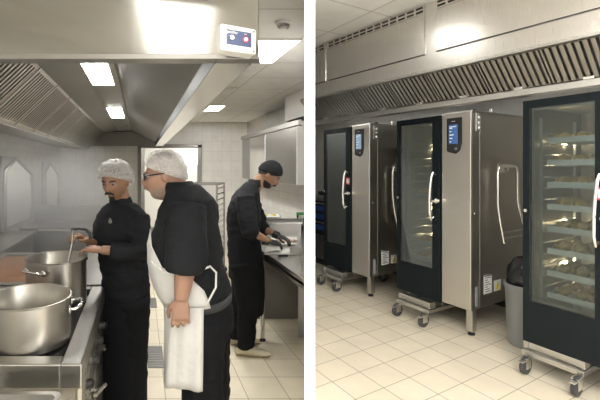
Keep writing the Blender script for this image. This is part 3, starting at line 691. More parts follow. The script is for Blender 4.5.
MB().box(-tw, tw, -td, td, 0.13, 0.15).build('base_shelf', 'steel', t)
for k in range(14):
    z = 0.25 + 0.085 * k
    for sx in (-1, 1): MB().box(sx * tw - 0.02 * (sx > 0), sx * tw + 0.02 * (sx < 0), -td, td, z, z + 0.003).box(sx * (tw - 0.004) , sx * tw, -td, td, z, z + 0.02).build('runner', 'steel', t)
# grey cupboard in the passage
t = thing('tall_cupboard', Vector((bx(1.02), DB + 1.2, 0)), 0, 'tall grey cupboard seen through the doorway', 'cupboard')
MB().box(-0.16, 0.16, 0, 0.5, 0, 1.72).build('body', 'steel_dark', t); MB().box(-0.15, 0.15, -0.02, 0, 0.05, 1.68).build('door', 'steel', t)
# black utensil with bent handle held over the pot
t = thing('ladle', at(84, 240, 2.45), 0, 'dark long handled ladle held over the steaming pot', 'ladle')
o0 = at(84, 240, 2.45)
MB().tube([at(p[0], p[1], p[2]) - o0 for p in ((71, 229.5, 2.42), (79, 228.5, 2.44), (86, 229.5, 2.45), (89.5, 233, 2.45), (90.5, 239, 2.45))], 0.0095, 10).build('handle', 'black', t, smooth=True)
MB().tube([at(p[0], p[1], p[2]) - o0 for p in ((73, 230, 2.42), (72, 243, 2.42), (69, 258, 2.40), (66, 272, 2.38))], 0.006, 8).build('shaft', 'steel_dark', t, smooth=True)
MB().lathe([(0, -0.04), (0.035, -0.03), (0.05, 0.0), (0.047, 0.0), (0.033, -0.027), (0, -0.036)], at(66, 274, 2.38) - o0, 20).build('bowl', 'steel', t, smooth=True)
# ================================================================ right kitchen: the oven row
DG = bpy.context
OW, OD, OZ0, OZ1, DW = 0.84, 0.85, 0.22, 1.93, 0.535
def make_oven(label, screen):
    t = thing('combi_oven', (0, 0, 0), 0, label, 'oven', 'tall combi ovens in a row')
    # hollow housing: left wall, back, roof and bottom of the cavity
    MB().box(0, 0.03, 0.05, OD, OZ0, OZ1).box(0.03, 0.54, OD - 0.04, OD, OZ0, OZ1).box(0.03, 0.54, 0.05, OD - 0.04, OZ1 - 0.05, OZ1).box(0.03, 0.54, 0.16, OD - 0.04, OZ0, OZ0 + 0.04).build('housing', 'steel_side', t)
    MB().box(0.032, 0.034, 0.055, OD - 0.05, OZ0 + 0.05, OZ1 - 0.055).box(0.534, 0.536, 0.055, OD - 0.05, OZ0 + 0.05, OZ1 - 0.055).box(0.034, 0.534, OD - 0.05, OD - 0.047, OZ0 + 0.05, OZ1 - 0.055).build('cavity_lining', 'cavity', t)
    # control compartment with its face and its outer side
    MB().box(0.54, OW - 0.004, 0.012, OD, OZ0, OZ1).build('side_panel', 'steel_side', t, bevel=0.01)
    MB().box(0.54, OW, 0.0, 0.03, OZ0, OZ1 + 0.002).build('control_panel', 'steel_oven', t, bevel=0.008)
    x0, x1, zt, zb = 0.60, 0.755, 1.885, 1.565
    m = MB(); pr = [(x0, zb + 0.03), (x0 + 0.02, zb + 0.018), (x1 - 0.06, zb), (x1 - 0.018, zb + 0.03), (x1, zb + 0.09), (x1, zt), (x0, zt)]
    m.prism([Vector((x, -0.006, z)) for x, z in pr], (0, 0.006, 0)); d = m.build('display', 'black', t, bevel=0.002)
    MB().box(x0 + 0.025, x1 - 0.04, -0.0075, -0.006, zb + 0.09, zt - 0.06).build('screen', screen, d)
    m = MB()
    for k in range(5): m.box(x0 + 0.032, x0 + 0.05 + 0.012 * (k % 3), -0.0082, -0.0075, zb + 0.105 + 0.03 * k, zb + 0.113 + 0.03 * k)
    m.box(x0 + 0.03, x1 - 0.055, -0.0082, -0.0075, zt - 0.082, zt - 0.076)
    m.build('screen_rows', 'paper', d)
    m = MB(); m.box(x0 + 0.05, x0 + 0.09, -0.0075, -0.006, zt - 0.035, zt - 0.027); m.build('maker_mark', 'steel_bright', d)
    MB().lathe([(0, 0), (0.013, 0), (0.013, 0.008), (0, 0.009)], (x1 - 0.055, -0.006, zb + 0.045), 18, Matrix.Rotation(math.pi / 2, 3, 'X')).build('dial', 'steel_dark', d, smooth=True)
    # door
    m = MB(); dz0, dz1 = OZ0 - 0.01, OZ1 - 0.01
    gx0, gx1, gz0, gz1 = 0.045, 0.445, 0.50, 1.865
    for q in ((0, gx0, dz0, dz1), (gx1, DW, dz0, dz1), (gx0, gx1, dz0, gz0), (gx0, gx1, gz1, dz1)): m.box(q[0], q[1], -0.012, 0.045, q[2], q[3])
    dr = m.build('door', 'oven_black', t)
    MB().box(gx0, gx1, -0.009, -0.004, gz0, gz1).build('outer_glass', 'glass', dr)
    MB().box(gx0, gx1, 0.034, 0.038, gz0, gz1).build('inner_glass', 'clear', dr)
    m = MB()
    for q in ((gx0, gx0 + 0.014, gz0, gz1), (gx1 - 0.014, gx1, gz0, gz1), (gx0 + .014, gx1 - .014, gz0, gz0 + 0.014), (gx0 + .014, gx1 - .014, gz1 - 0.014, gz1)): m.box(q[0], q[1], 0.024, 0.033, q[2], q[3])
    m.build('glass_seal', 'steel_dark', dr)
    # bow handle with its lock
    hx = 0.465
    pts = [(hx, -0.012, 0.98), (hx, -0.045, 0.965), (hx - 0.006, -0.062, 1.02), (hx - 0.002, -0.07, 1.15), (hx + 0.004, -0.07, 1.26), (hx + 0.012, -0.062, 1.36), (hx + 0.016, -0.045, 1.40), (hx + 0.016, -0.012, 1.385)]
    MB().tube(pts, 0.0125, 12, flat=0.8).build('handle', 'steel_bright', dr, smooth=True)
    MB().lathe([(0, 0), (0.022, 0), (0.022, 0.03), (0.012, 0.035), (0.012, 0.075), (0, 0.078)], (hx + 0.045, -0.012, 1.14), 18, Matrix.Rotation(math.pi / 2, 3, 'X')).build('door_lock', 'steel_bright', dr, smooth=True)
    MB().lathe([(0, 0), (0.012, 0), (0.012, 0.004), (0, 0.005)], (0.018, -0.012, 1.14), 14, Matrix.Rotation(math.pi / 2, 3, 'X')).build('hinge_screw', 'steel_bright', dr, smooth=True)
    # legs
    for (x, y) in ((OW - 0.04, 0.065), (OW - 0.04, OD - 0.06), (0.04, OD - 0.06)):
        lg = MB().box(x - 0.03, x + 0.03, y - 0.03, y + 0.03, 0.03, OZ0).build('leg', 'steel', t, bevel=0.003)
        MB().lathe([(0, 0), (0.03, 0), (0.03, 0.012), (0.016, 0.02), (0.016, 0.034), (0, 0.034)], (x, y, 0), 16).build('foot', 'black', lg, smooth=True)
    # side details: bracket with lights, fittings, labels
    X = OW - 0.004
    br = MB().box(X, X + 0.006, 0.075, 0.135, 1.76, 1.915).build('side_bracket', 'steel_bright', t, bevel=0.002)
    for k in range(3): MB().ell((X + 0.008, 0.105, 1.79 + 0.045 * k), (0.006, 0.013, 0.013)).build('bolt', 'paper', br, smooth=True)
    MB().box(X, X + 0.003, 0.13, 0.138, OZ0 + 0.01, OZ1 - 0.02).build('panel_seam', 'steel_dark', t)
    for z in (1.05,): MB().ell((X + 0.002, 0.06, z), (0.005, 0.008, 0.008)).build('side_screw', 'steel_bright', t, smooth=True)
    s1 = MB().box(X, X + 0.0015, 0.19, 0.305, 0.335, 0.50).build('rating_label', 'paper', t)
    m = MB()
    for k in range(7): m.box(X + 0.0015, X + 0.002, 0.205, 0.29 - 0.02 * (k % 3), 0.35 + 0.02 * k, 0.357 + 0.02 * k)
    m.box(X + 0.0015, X + 0.002, 0.195, 0.30, 0.486, 0.498); m.build('label_text', 'ink', s1)
    s2 = MB().box(X, X + 0.0015, 0.34, 0.45, 0.335, 0.43).build('warning_label', 'paper', t)
    m = MB(); m.prism([(X + 0.0015, 0.355, 0.345), (X + 0.0015, 0.435, 0.345), (X + 0.0015, 0.395, 0.42)], (0.0005, 0, 0)); tri = m.build('warning_triangle', 'yellow', s2)
    m = MB(); m.box(X + 0.002, X + 0.0024, 0.392, 0.398, 0.365, 0.395).box(X + 0.002, X + 0.0024, 0.392, 0.398, 0.352, 0.358); m.build('exclamation_mark', 'ink', s2)
    MB().box(X, X + 0.004, 0.06, 0.10, OZ0 + 0.03, OZ0 + 0.20).build('corner_plate', 'grey_plastic', t, bevel=0.002)
    # roof fittings
    MB().lathe([(0.02, 0), (0.02, 0.04), (0, 0.042)], (0.72, 0.22, OZ1), 14).build('roof_vent', 'black', t, smooth=True)
    MB().lathe([(0.025, 0), (0.025, 0.03), (0.014, 0.034), (0.014, 0.06), (0, 0.06)], (0.74, 0.45, OZ1), 14).build('roof_pipe', 'steel_bright', t, smooth=True)
    MB().box(0.56, OW - 0.01, 0.03, OD - 0.02, OZ1, OZ1 + 0.012).build('roof_plate', 'steel', t, bevel=0.003)
    # oven lamp on the cavity wall
    for z in (0.66, 0.98, 1.62): 
        MB().box(0.036, 0.046, 0.50, 0.54, z, z + 0.06).build('cavity_lamp', 'cavity_lamp', t, bevel=0.003)
    return t
def make_trolley(label, dx=0.0, dy=0.0):
    """loading trolley: chassis on casters below the door, rack of runners inside"""
    t = thing('loading_trolley', (0, 0, 0), 0, label, 'trolley', 'wheeled loading trolleys in the ovens')
    y0, y1 = -0.125, 0.62
    MB().box(0.10, 0.135, y0, y1, 0.115, 0.15).box(0.46, 0.495, y0, y1, 0.115, 0.15).box(0.135, 0.46, y0, y0 + 0.03, 0.115, 0.15).box(0.135, 0.46, y1 - 0.03, y1, 0.115, 0.15).build('chassis', 'steel', t, bevel=0.004)
    MB().box(0.13, 0.46, -0.085, -0.022, 0.152, 0.205).box(0.10, 0.129, -0.095, -0.02, 0.152, 0.208).box(0.461, 0.49, -0.095, -0.02, 0.152, 0.208).build('front_plate', 'steel', t, bevel=0.003)
    for (x, y) in ((0.15, y0 - 0.035), (0.47, y0 - 0.035), (0.15, y1 - 0.04), (0.47, y1 - 0.04)):
        c = MB().box(x - 0.024, x - 0.019, y - 0.03, y + 0.03, 0.045, 0.115).box(x + 0.019, x + 0.024, y - 0.03, y + 0.03, 0.045, 0.115).box(x - 0.024, x + 0.024, y - 0.03, y + 0.03, 0.108, 0.116).build('caster', 'steel_bright', t, bevel=0.002)
        ry = Matrix.Rotation(math.pi / 2, 3, 'Y')
        MB().lathe([(0, -0.017), (0.045, -0.017), (0.060, -0.013), (0.062, 0), (0.060, 0.013), (0.045, 0.017), (0, 0.017)], (x, y, 0.062), 26, ry).build('wheel', 'rubber', c, smooth=True)
        MB().lathe([(0, -0.019), (0.02, -0.019), (0.02, 0.019), (0, 0.019)], (x, y, 0.062), 18, ry).build('hub', 'steel', c, smooth=True)
        MB().box(x - 0.01, x + 0.02, y - 0.075, y - 0.03, 0.10, 0.108).build('brake_pedal', 'steel_bright', c)
    for o_ in t.children_recursive:                       # chassis may sit off the rack's centre
        for v in o_.data.vertices: v.co.x += dx; v.co.y += dy
    for x in (0.075, 0.485):
        for y in (0.09, 0.60): MB().box(x - 0.009, x + 0.009, y - 0.009, y + 0.009, 0.27 if y > 0.2 else 0.15, 1.80).build('upright', 'steel', t)
    for k in range(16):
        z = 0.52 + 0.078 * k
        for x, sx in ((0.084, 1), (0.476, -1)): MB().tube([(x + sx * 0.012, 0.09, z), (x + sx * 0.012, 0.60, z)], 0.005, 6).build('runner', 'steel', t)
    return t
def make_tray(w_=0.34, d_=0.46, mat='steel'):
    m = MB(); h = 0.04
    m.box(-w_ / 2, w_ / 2, 0, d_, 0, 0.003)
    for q in ((-w_ / 2, w_ / 2, 0, 0.004), (-w_ / 2, w_ / 2, d_ - 0.004, d_), (-w_ / 2, -w_ / 2 + 0.004, 0.004, d_ - 0.004), (w_ / 2 - 0.004, w_ / 2, 0.004, d_ - 0.004)): m.box(*q, 0.003, h)
    return m
def make_chicken():
    m = MB()
    def fn(p): 
        k = 1 + 0.12 * noise.noise(p * 2.3)
        return Vector((p.x * 0.036 * k, p.y * 0.060 * k * (1 - 0.15 * p.z), p.z * 0.036 * k))
    m.ell((0, 0, 0.034), (1, 1, 1), fn=fn, n=18, k=12)
    for sx in (-1, 1):
        m.tube([(sx * 0.02, -0.02, 0.03), (sx * 0.028, -0.05, 0.04), (sx * 0.022, -0.075, 0.035), (sx * 0.016, -0.085, 0.03)], [0.02, 0.019, 0.011, 0.008], 10)
        m.tube([(sx * 0.03, 0.035, 0.03), (sx * 0.040, 0.02, 0.028), (sx * 0.036, 0.0, 0.026)], [0.012, 0.010, 0.007], 8)
    return m
ovens = []
specs = [('combi', 2.925, 3.05, 'middle combi oven with the grey bin beside it', 'screen'), ('combi', 4.17, 3.03, 'farthest combi oven, beside the partition', 'screen_pale'), ('combi', 1.56, 2.90, 'nearest combi oven at the edge of the photo, full of roast chickens', 'screen')]
protoO = make_oven(specs[0][3], 'screen')
protoT = make_trolley('wheeled loading trolley under the middle oven')
def place(o, s, t, z=0.0): o.location = R(s, t, z); o.rotation_euler = (0, 0, YR)
place(protoO, 2.925, 3.05); place(protoT, 2.925, 3.05)
tl = ['', 'wheeled loading trolley under the farthest oven', 'wheeled loading trolley under the nearest oven, holding trays of chickens']
for i in (1, 2):
    o = copy_tree(protoO); o['label'] = specs[i][3]; place(o, specs[i][1], specs[i][2])
    for d_ in o.children_recursive:
        if d_.name.startswith('screen.') and i == 1: d_.data = d_.data.copy(); d_.data.materials[0] = M['screen_pale']
    c = copy_tree(protoT) if i == 1 else make_trolley('', -0.105, 0.10); c['label'] = tl[i]; place(c, specs[i][1], specs[i][2])
# trays with chickens
chick = make_chicken().build('roast_chicken', 'chicken', None, smooth=True); used = False
trayo = make_tray().build('baking_tray', 'steel', None); tused = False
ordn = ['lowest', 'second lowest', 'third lowest', 'fourth lowest', 'third highest', 'second highest', 'highest']
random.seed(11)
def inside(s, t, x, y, z):               # oven coordinates to world
    return R(s - x, t + y, z)
def load(s, t, levels, names, where, per):
    global used, tused
    for z, nm in zip(levels, names):
        o = trayo if not tused else trayo.copy()
        if tused: COL.objects.link(o)
        tused = True
        o.location = inside(s, t, 0.28, 0.10, z + 0.006); o.rotation_euler = (0, 0, YR)
        tag(o, f'steel baking tray, {nm} in the {where}', 'tray', f'baking trays in the {where}')
        for j in range(per):
            c = chick if not used else chick.copy()
            if used: COL.objects.link(c)
            used = True
            x = 0.28 + (-0.108, 0.0, 0.108)[j % 3] + random.uniform(-.004, .004); y = 0.10 + 0.12 + 0.17 * (j // 3)
            c.location = inside(s, t, x, y, z + 0.0155); c.rotation_euler = (0, 0, YR + random.uniform(-0.07, 0.07))
            tag(c, f'golden roast chicken on the {nm} tray in the {where}', 'roast chicken', f'roast chickens on the {nm} tray in the {where}')
lv = [0.52 + 0.156 * k for k in range(8)]
load(1.56, 2.90, lv, ['lowest', 'second lowest', 'third lowest', 'fourth lowest', 'fourth highest', 'third highest', 'second highest', 'topmost'], 'nearest oven', 6)
load(2.925, 3.05, lv[:2] + lv[4:5], ['lowest', 'second lowest', 'third'], 'middle oven', 3)
load(4.17, 3.03, lv[:1] + lv[2:3], ['lower', 'upper'], 'farthest oven', 3)
# red and white door sticker of the nearest oven
nearest = [o for o in S.objects if o.name.startswith('combi_oven') and o['label'] == specs[2][3]][0]
for ov in [o for o in S.objects if o.name.startswith('combi_oven')]:
    if ov['label'] == specs[0][3]: continue
    dr = [c for c in ov.children if c.name.split('.')[0] == 'door'][0]
    st = MB().box(0.455, 0.515, -0.0135, -0.012, 1.245, 1.325).build('door_sticker', 'paper', dr)
    MB().box(0.455, 0.515, -0.014, -0.0135, 1.245, 1.257).box(0.455, 0.515, -0.014, -0.0135, 1.313, 1.325).box(0.455, 0.463, -0.014, -0.0135, 1.257, 1.313).box(0.507, 0.515, -0.014, -0.0135, 1.257, 1.313).build('sticker_frame', 'redlabel', dr)
# push handles hung on the oven sides
def push_handle(s, t, label):
    o = thing('push_handle', R(s, t, 0), YR, label, 'handle', 'trolley push handles hung on the oven sides')
    X = 0.055
    for (y, yb) in ((0.30, 0.385), (0.53, 0.60)): pass
    pts = [(X + 0.03, 0.36, 0.78), (X + 0.012, 0.32, 1.0), (X, 0.315, 1.12), (X, 0.315, 1.40), (X, 0.335, 1.448), (X, 0.375, 1.462), (X, 0.55, 1.462), (X, 0.60, 1.448), (X, 0.625, 1.40), (X, 0.63, 1.12), (X + 0.012, 0.66, 1.0), (X + 0.03, 0.735, 0.78)]
    MB().tube(pts, 0.0135, 12).build('bent_tube', 'steel_bright', o, smooth=True)
    MB().tube([(X + 0.027, 0.352, 0.82), (X + 0.027, 0.718, 0.82)], 0.007, 8).build('cross_bar', 'steel', o, smooth=True)
    MB().tube([(X + 0.022, 0.345, 0.87), (X + 0.022, 0.695, 0.87)], 0.007, 8).build('cross_bar', 'steel', o, smooth=True)
    MB().box(0.001, X, 0.42, 0.45, 1.445, 1.452).box(0.001, X, 0.52, 0.55, 1.445, 1.452).box(0.001, 0.004, 0.40, 0.57, 1.40, 1.48).build('wall_hook', 'steel_bright', o)
    return o
push_handle(2.925 - OW + 0.004, 3.05, 'bent tube push handle hung on the side of the middle oven')
push_handle(4.17 - OW + 0.004, 3.03, 'bent tube push handle hung on the side of the farthest oven')
# waste bin between the ovens
t = thing('waste_bin', R(1.765, 3.33, 0), YR, 'grey plastic bin with black bag between two ovens', 'bin')
MB().lathe([(0, 0.0), (0.135, 0.0), (0.145, 0.02), (0.163, 0.46), (0.172, 0.47), (0.172, 0.50), (0.160, 0.50), (0.140, 0.03), (0, 0.02)], n=36).build('bucket', 'grey_plastic', t, smooth=True)
m = MB(); m.ell((0, 0, 0.52), (1, 1, 1), n=36, k=16, fn=lambda p: Vector((p.x * 0.15, p.y * 0.15, p.z * (0.20 if p.z > 0 else 0.1))) * (1 + 0.16 * noise.noise(p * 3.1) + 0.05 * noise.noise(p * 9)))
m.build('bin_bag', 'bag', t, smooth=True)
# low unit with blue labels at the end of the row
t = thing('undercounter_unit', R(4.72, 3.45, 0), YR, 'low steel unit with blue labels at the far end of the row', 'kitchen unit')
w_ = 0.29
def ux(x0, x1, y0, y1, z0, z1): return MB().box(-x1, -x0, y0, y1, z0, z1)
ux(0, w_, 0, 0.40, 0.09, 0.99).build('body', 'steel_dark', t, bevel=0.004)
ux(0, w_, -0.02, 0.40, 0.99, 1.03).build('worktop', 'steel', t, bevel=0.004)
ux(0.01, w_ - 0.01, 0.02, 0.38, 0, 0.09).build('plinth', 'black', t)
fp = ux(0.0, w_, -0.012, 0, 0.45, 0.95).build('front_panel', 'black', t)
for z in (0.52, 0.68, 0.80): ux(0.02, w_ - 0.02, -0.016, -0.012, z, z + 0.07).build('blue_label', 'bluelabel', fp)
for z in (0.62, 0.90): ux(0.0, w_, -0.018, -0.012, z, z + 0.02).build('trim_strip', 'steel_bright', fp)
for z, lb in ((1.03, 'dark tray lying on the low unit, lower of two'), (1.0565, 'dark tray on top of another on the low unit')):
    o = MB().box(-0.12, 0.12, -0.12, 0.12, 0.0, 0.006).box(-0.12, 0.12, -0.12, -0.115, 0.006, 0.025).box(-0.12, 0.12, 0.115, 0.12, 0.006, 0.025).box(-0.12, -0.115, -0.115, 0.115, 0.006, 0.025).box(0.115, 0.12, -0.115, 0.115, 0.006, 0.025).build('black_tray', 'black', None)
    o.location = R(4.86, 3.62, z); o.rotation_euler = (0, 0, YR); tag(o, lb, 'tray', 'dark trays on the low unit')

# ---------------------------------------------------------------- right extraction canopy (slightly skewed to the row)
AH = math.radians(36.4); H1 = Vector((-math.sin(AH), math.cos(AH))); H2 = Vector((math.cos(AH), math.sin(AH))); YH = -(math.pi / 2 - AH)
HT, HL, FZ = 2.689, 2.95, 2.2             # face distance, lip distance, lower edge of the face
t = thing('oven_canopy', Vector((H2.x * HT, H2.y * HT, RF)), YH, 'long stainless steel extraction canopy above the row of ovens', 'extractor hood')
# local: x = -s, y = distance behind the face
sA = -0.6
def hx(y, yaw_pt=None):                   # s at which the plane y meets the partition face
    tt = HT + y
    return (H2.x * tt - 0.0244 * H2.y * tt - 0.0158) / (math.sin(AH) + 0.0244 * H1.y)
def hprism(prof, s0=None, s1=None):
    """profile of (y, z) along the row; the far end is cut along the partition"""
    m = MB(); near = [m.bm.verts.new((-(sA if s0 is None else s0), y, z)) for y, z in prof]
    far = [m.bm.verts.new((-((hx(y) - 0.004) if s1 is None else s1), y, z)) for y, z in prof]
    n = len(prof); m.bm.faces.new(near); m.bm.faces.new(far[::-1])
    for i in range(n): m.bm.faces.new((near[i], near[(i + 1) % n], far[(i + 1) % n], far[i]))
    return m
CZ = 2.745
hprism([(0, FZ), (0.03, FZ), (0.03, CZ), (0, CZ)]).build('fascia', 'steel_face', t)
hprism([(-0.004, FZ - 0.004), (0.05, FZ - 0.004), (0.05, FZ + 0.012), (-0.004, FZ + 0.012)]).build('lower_rim', 'steel', t)
dy = HL - HT
hprism([(dy, 1.957), (dy + 0.09, 1.957), (dy + 0.09, 2.002), (dy, 2.002)]).build('grease_gutter', 'steel', t, bevel=0.003)
wt = 0.0
lf = hprism([(dy + 0.5, 2.18), (dy + 0.66, 2.18), (dy + 0.66, 2.2), (dy + 0.5, 2.2)], 3.75, 4.36).build('lamp_frame', 'steel_bright', t)  # hidden lamp added to brighten the wall beside the farthest oven
hprism([(dy + 0.51, 2.176), (dy + 0.65, 2.176), (dy + 0.65, 2.18), (dy + 0.51, 2.18)], 3.77, 4.34).build('diffuser', 'hoodlamp_r', lf)
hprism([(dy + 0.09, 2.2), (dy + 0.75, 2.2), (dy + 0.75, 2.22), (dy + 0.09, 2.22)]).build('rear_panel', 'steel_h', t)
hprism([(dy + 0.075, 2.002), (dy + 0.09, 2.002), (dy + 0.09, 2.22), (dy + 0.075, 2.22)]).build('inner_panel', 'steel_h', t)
for (a_, b_) in ((0.6, 1.7), (1.9, 2.9), (3.1, 4.0)):  # unseen lamps added behind the gutter to light wall and oven tops
    lf = hprism([(dy + 0.2, 2.18), (dy + 0.36, 2.18), (dy + 0.36, 2.2), (dy + 0.2, 2.2)], a_, b_).build('lamp_frame', 'steel_bright', t)
    hprism([(dy + 0.21, 2.176), (dy + 0.35, 2.176), (dy + 0.35, 2.18), (dy + 0.21, 2.18)], a_ + 0.02, b_ - 0.02).build('diffuser', 'hoodlamp_r', lf)
for z in (FZ - 0.0,): pass
# raised panels on the face, with gaps between, and slotted air outlets above them
ratio = lambda px: (px - 300) / 400.0
def s_at(px):                             # where a sight line meets the face plane (used once to measure the panel widths)
    r = ratio(px); return HT * (H2.x - r * H2.y) / (math.sin(AH) + r * H1.y)
panels = [(s_at(329), s_at(425)), (s_at(437), s_at(437) - (s_at(329) - s_at(425)))]
w1 = panels[0][0] - panels[0][1]; gap = s_at(425) - s_at(437)
panels.append((hx(0) - 0.01, s_at(326)))
s_n = panels[1][1] - gap
panels.append((s_n, s_n - w1 * 0.9))
for (a, b) in panels:
    pn = hprism([(-0.012, 2.345), (0, 2.345), (0, 2.665), (-0.012, 2.665)], b, a).build('front_panel', 'steel_face', t, bevel=0.003)
    hprism([(-0.0122, 2.341), (0, 2.341), (0, 2.345), (-0.0122, 2.345)], b, a).build('lower_seam', 'black', pn)  # black strip standing in for the shade below the raised panel
    ol = hprism([(-0.011, 2.672), (0, 2.672), (0, 2.74), (-0.011, 2.74)], b, a).build('air_outlet', 'steel_face', t)
    n = max(1, int((a - b) / 0.085)); m = MB()
    for k in range(n):
        x = -(a - (k + 0.5) * (a - b) / n)
        for z in (2.682, 2.712): m.box(x - 0.034, x + 0.034, -0.0125, -0.011, z, z + 0.016)
    m.build('slots', 'black', ol)
# grease filters: cassettes of slanted slats
fs0, fs1 = sA + 0.05, hx(dy) - 0.06
nf = 10; fl = (fs1 - fs0) / nf
random.seed(5)
for k in range(nf):
    a = fs0 + k * fl + 0.006; b = a + fl - 0.012
    A = Vector((0, 0.045, FZ + 0.014)); B = Vector((0, dy + 0.01, 2.008)); dv = B - A; nrm = Vector((0, -dv.z, dv.y)).normalized() * -1
    if nrm.z > 0: nrm = -nrm
    m = MB()
    def qd(f0, f1, x0, x1, h0, h1, sk=0.0):
        p = [A + dv * f0 + nrm * h0, A + dv * f1 + nrm * h0, A + dv * f1 + nrm * h1, A + dv * f0 + nrm * h1]
        off = [0, sk, sk, 0]
        vs0 = [m.bm.verts.new((-x0 + o_, q.y, q.z)) for q, o_ in zip(p, off)]; vs1 = [m.bm.verts.new((-x1 + o_, q.y, q.z)) for q, o_ in zip(p, off)]
        m.bm.faces.new(vs0); m.bm.faces.new(vs1[::-1])
        for i in range(4): m.bm.faces.new((vs0[i], vs0[(i + 1) % 4], vs1[(i + 1) % 4], vs1[i]))
    qd(0, 1, a, b, -0.03, -0.025)
    for fc in m.bm.faces: fc.material_index = 1  # back sheet coloured dark in place of shade in the gaps
    qd(0, 0.03, a, b, -0.025, 0.0); qd(0.97, 1, a, b, -0.025, 0.0)
    qd(0, 1, a, a + 0.012, -0.025, 0.0); qd(0, 1, b - 0.012, b, -0.025, 0.0)
    ns = 9
    for i in range(ns):
        x = a + 0.02 + (b - a - 0.04) * (i + 0.5) / ns
        qd(0.03, 0.97, x - 0.0125, x + 0.0125, -0.008, 0.004)
    fo = m.build('grease_filter', ['steel_dark', 'gap'], t)
    m = MB(); cx = -(a + b) / 2; pB = A + dv * 0.93
    m.box(cx - 0.03, cx + 0.03, pB.y - 0.012, pB.y + 0.012, pB.z - 0.022, pB.z - 0.004); m.build('filter_handle', 'steel_bright', fo, bevel=0.003)
# ================================================================ people
def remesh(mb, name, mat, parent, voxel, smooth=4, org=None, wrinkle=0.0, wscale=9.0, extra=None):
    bmesh.ops.recalc_face_normals(mb.bm, faces=mb.bm.faces)
    me = bpy.data.meshes.new('tmp'); mb.bm.to_mesh(me); mb.bm.free()
    o = bpy.data.objects.new('tmp', me); COL.objects.link(o)
    r = o.modifiers.new('r', 'REMESH'); r.mode = 'VOXEL'; r.voxel_size = voxel
    s = o.modifiers.new('s', 'SMOOTH'); s.factor = 0.5; s.iterations = smooth
    dg = bpy.context.evaluated_depsgraph_get(); dg.update()
    nm = bpy.data.meshes.new_from_object(o.evaluated_get(dg))
    bpy.data.objects.remove(o)
    if wrinkle:
        vn = [v.normal.copy() for v in nm.vertices]
        for v, n in zip(nm.vertices, vn):
            p = v.co * wscale; q = Vector((p.x, p.y, p.z * 1.9))
            f = noise.noise(q) + 0.5 * noise.noise(q * 2.3)
            g = 1 - abs(noise.noise(q * 0.8 + Vector((7, 3, 1)))) * 2
            v.co = v.co + n * wrinkle * (0.6 * f + 0.5 * g)
    nm.name = name; nm.materials.clear(); nm.materials.append(M[mat])
    for p in nm.polygons: p.use_smooth = True
    if org is not None: nm.transform(Matrix.Translation(-org))
    ob = bpy.data.objects.new(name, nm); COL.objects.link(ob); ob.parent = parent
    return ob
def section(c, lat, fwd, a, b, n=28, e=2.3, a0=0.0, a1=2 * math.pi, closed=True):
    """horizontal super-ellipse: a = half width along lat, b = half depth along fwd"""
    out = []
    for k in range(n):
        th = a0 + (a1 - a0) * k / (n if closed else n - 1)
        ct, st = math.cos(th), math.sin(th)
        x = math.copysign(abs(ct) ** (2 / e), ct) * b; y = math.copysign(abs(st) ** (2 / e), st) * a
        out.append(c + fwd * x + lat * y)
    return out
def basis(fwd, up):
    f = Vector(fwd).normalized(); u = Vector(up); u = (u - f * u.dot(f)).normalized(); l = u.cross(f)
    return Matrix((f, l, u)).transposed()            # columns: forward, left, up
def head_fn(p, sc):
    x, y, z = p
    w = 0.076; d = 0.098; h = 0.122
    if z < 0: w *= 1 - 0.30 * (-z) ** 1.4
    X = x * d; Y = y * w; Z = z * h
    if x < 0 and z < 0: X *= 1 - 0.35 * (-z)                         # nape
    if x > 0:
        g = lambda cy, cz, sy, sz: math.exp(-((Y - cy) / sy) ** 2 - ((Z - cz) / sz) ** 2)
        X += 0.024 * g(0, -0.022, 0.013, 0.016) + 0.015 * g(0, 0.004, 0.009, 0.026)       # nose
        X += 0.007 * g(0, 0.030, 0.045, 0.010)                       # brow
        for s in (-1, 1): X -= 0.013 * g(s * 0.030, 0.010, 0.016, 0.012)
        for s in (-1, 1): X += 0.005 * g(s * 0.042, -0.020, 0.018, 0.018)
        X += 0.010 * g(0, -0.058, 0.022, 0.008) - 0.004 * g(0, -0.063, 0.02, 0.003) + 0.008 * g(0, -0.071, 0.018, 0.006)
        X += 0.016 * g(0, -0.100, 0.026, 0.020) + 0.006 * g(0, -0.05, 0.04, 0.04)
        X -= 0.008 * g(0, 0.10, 0.06, 0.04)
    return Vector((X, Y, Z)) * sc
def add_head(mb, c, B, sc=1.0):
    mb.ell(c, (1, 1, 1), B, n=56, k=44, fn=lambda p: head_fn(p, sc))
    for s in (-1, 1):
        mb.ell(c + B @ Vector((-0.008, s * 0.076, -0.004)) * sc, (0.020 * sc, 0.011 * sc, 0.032 * sc), B @ Matrix.Rotation(s * 0.35, 3, 'Z'), n=14, k=10)
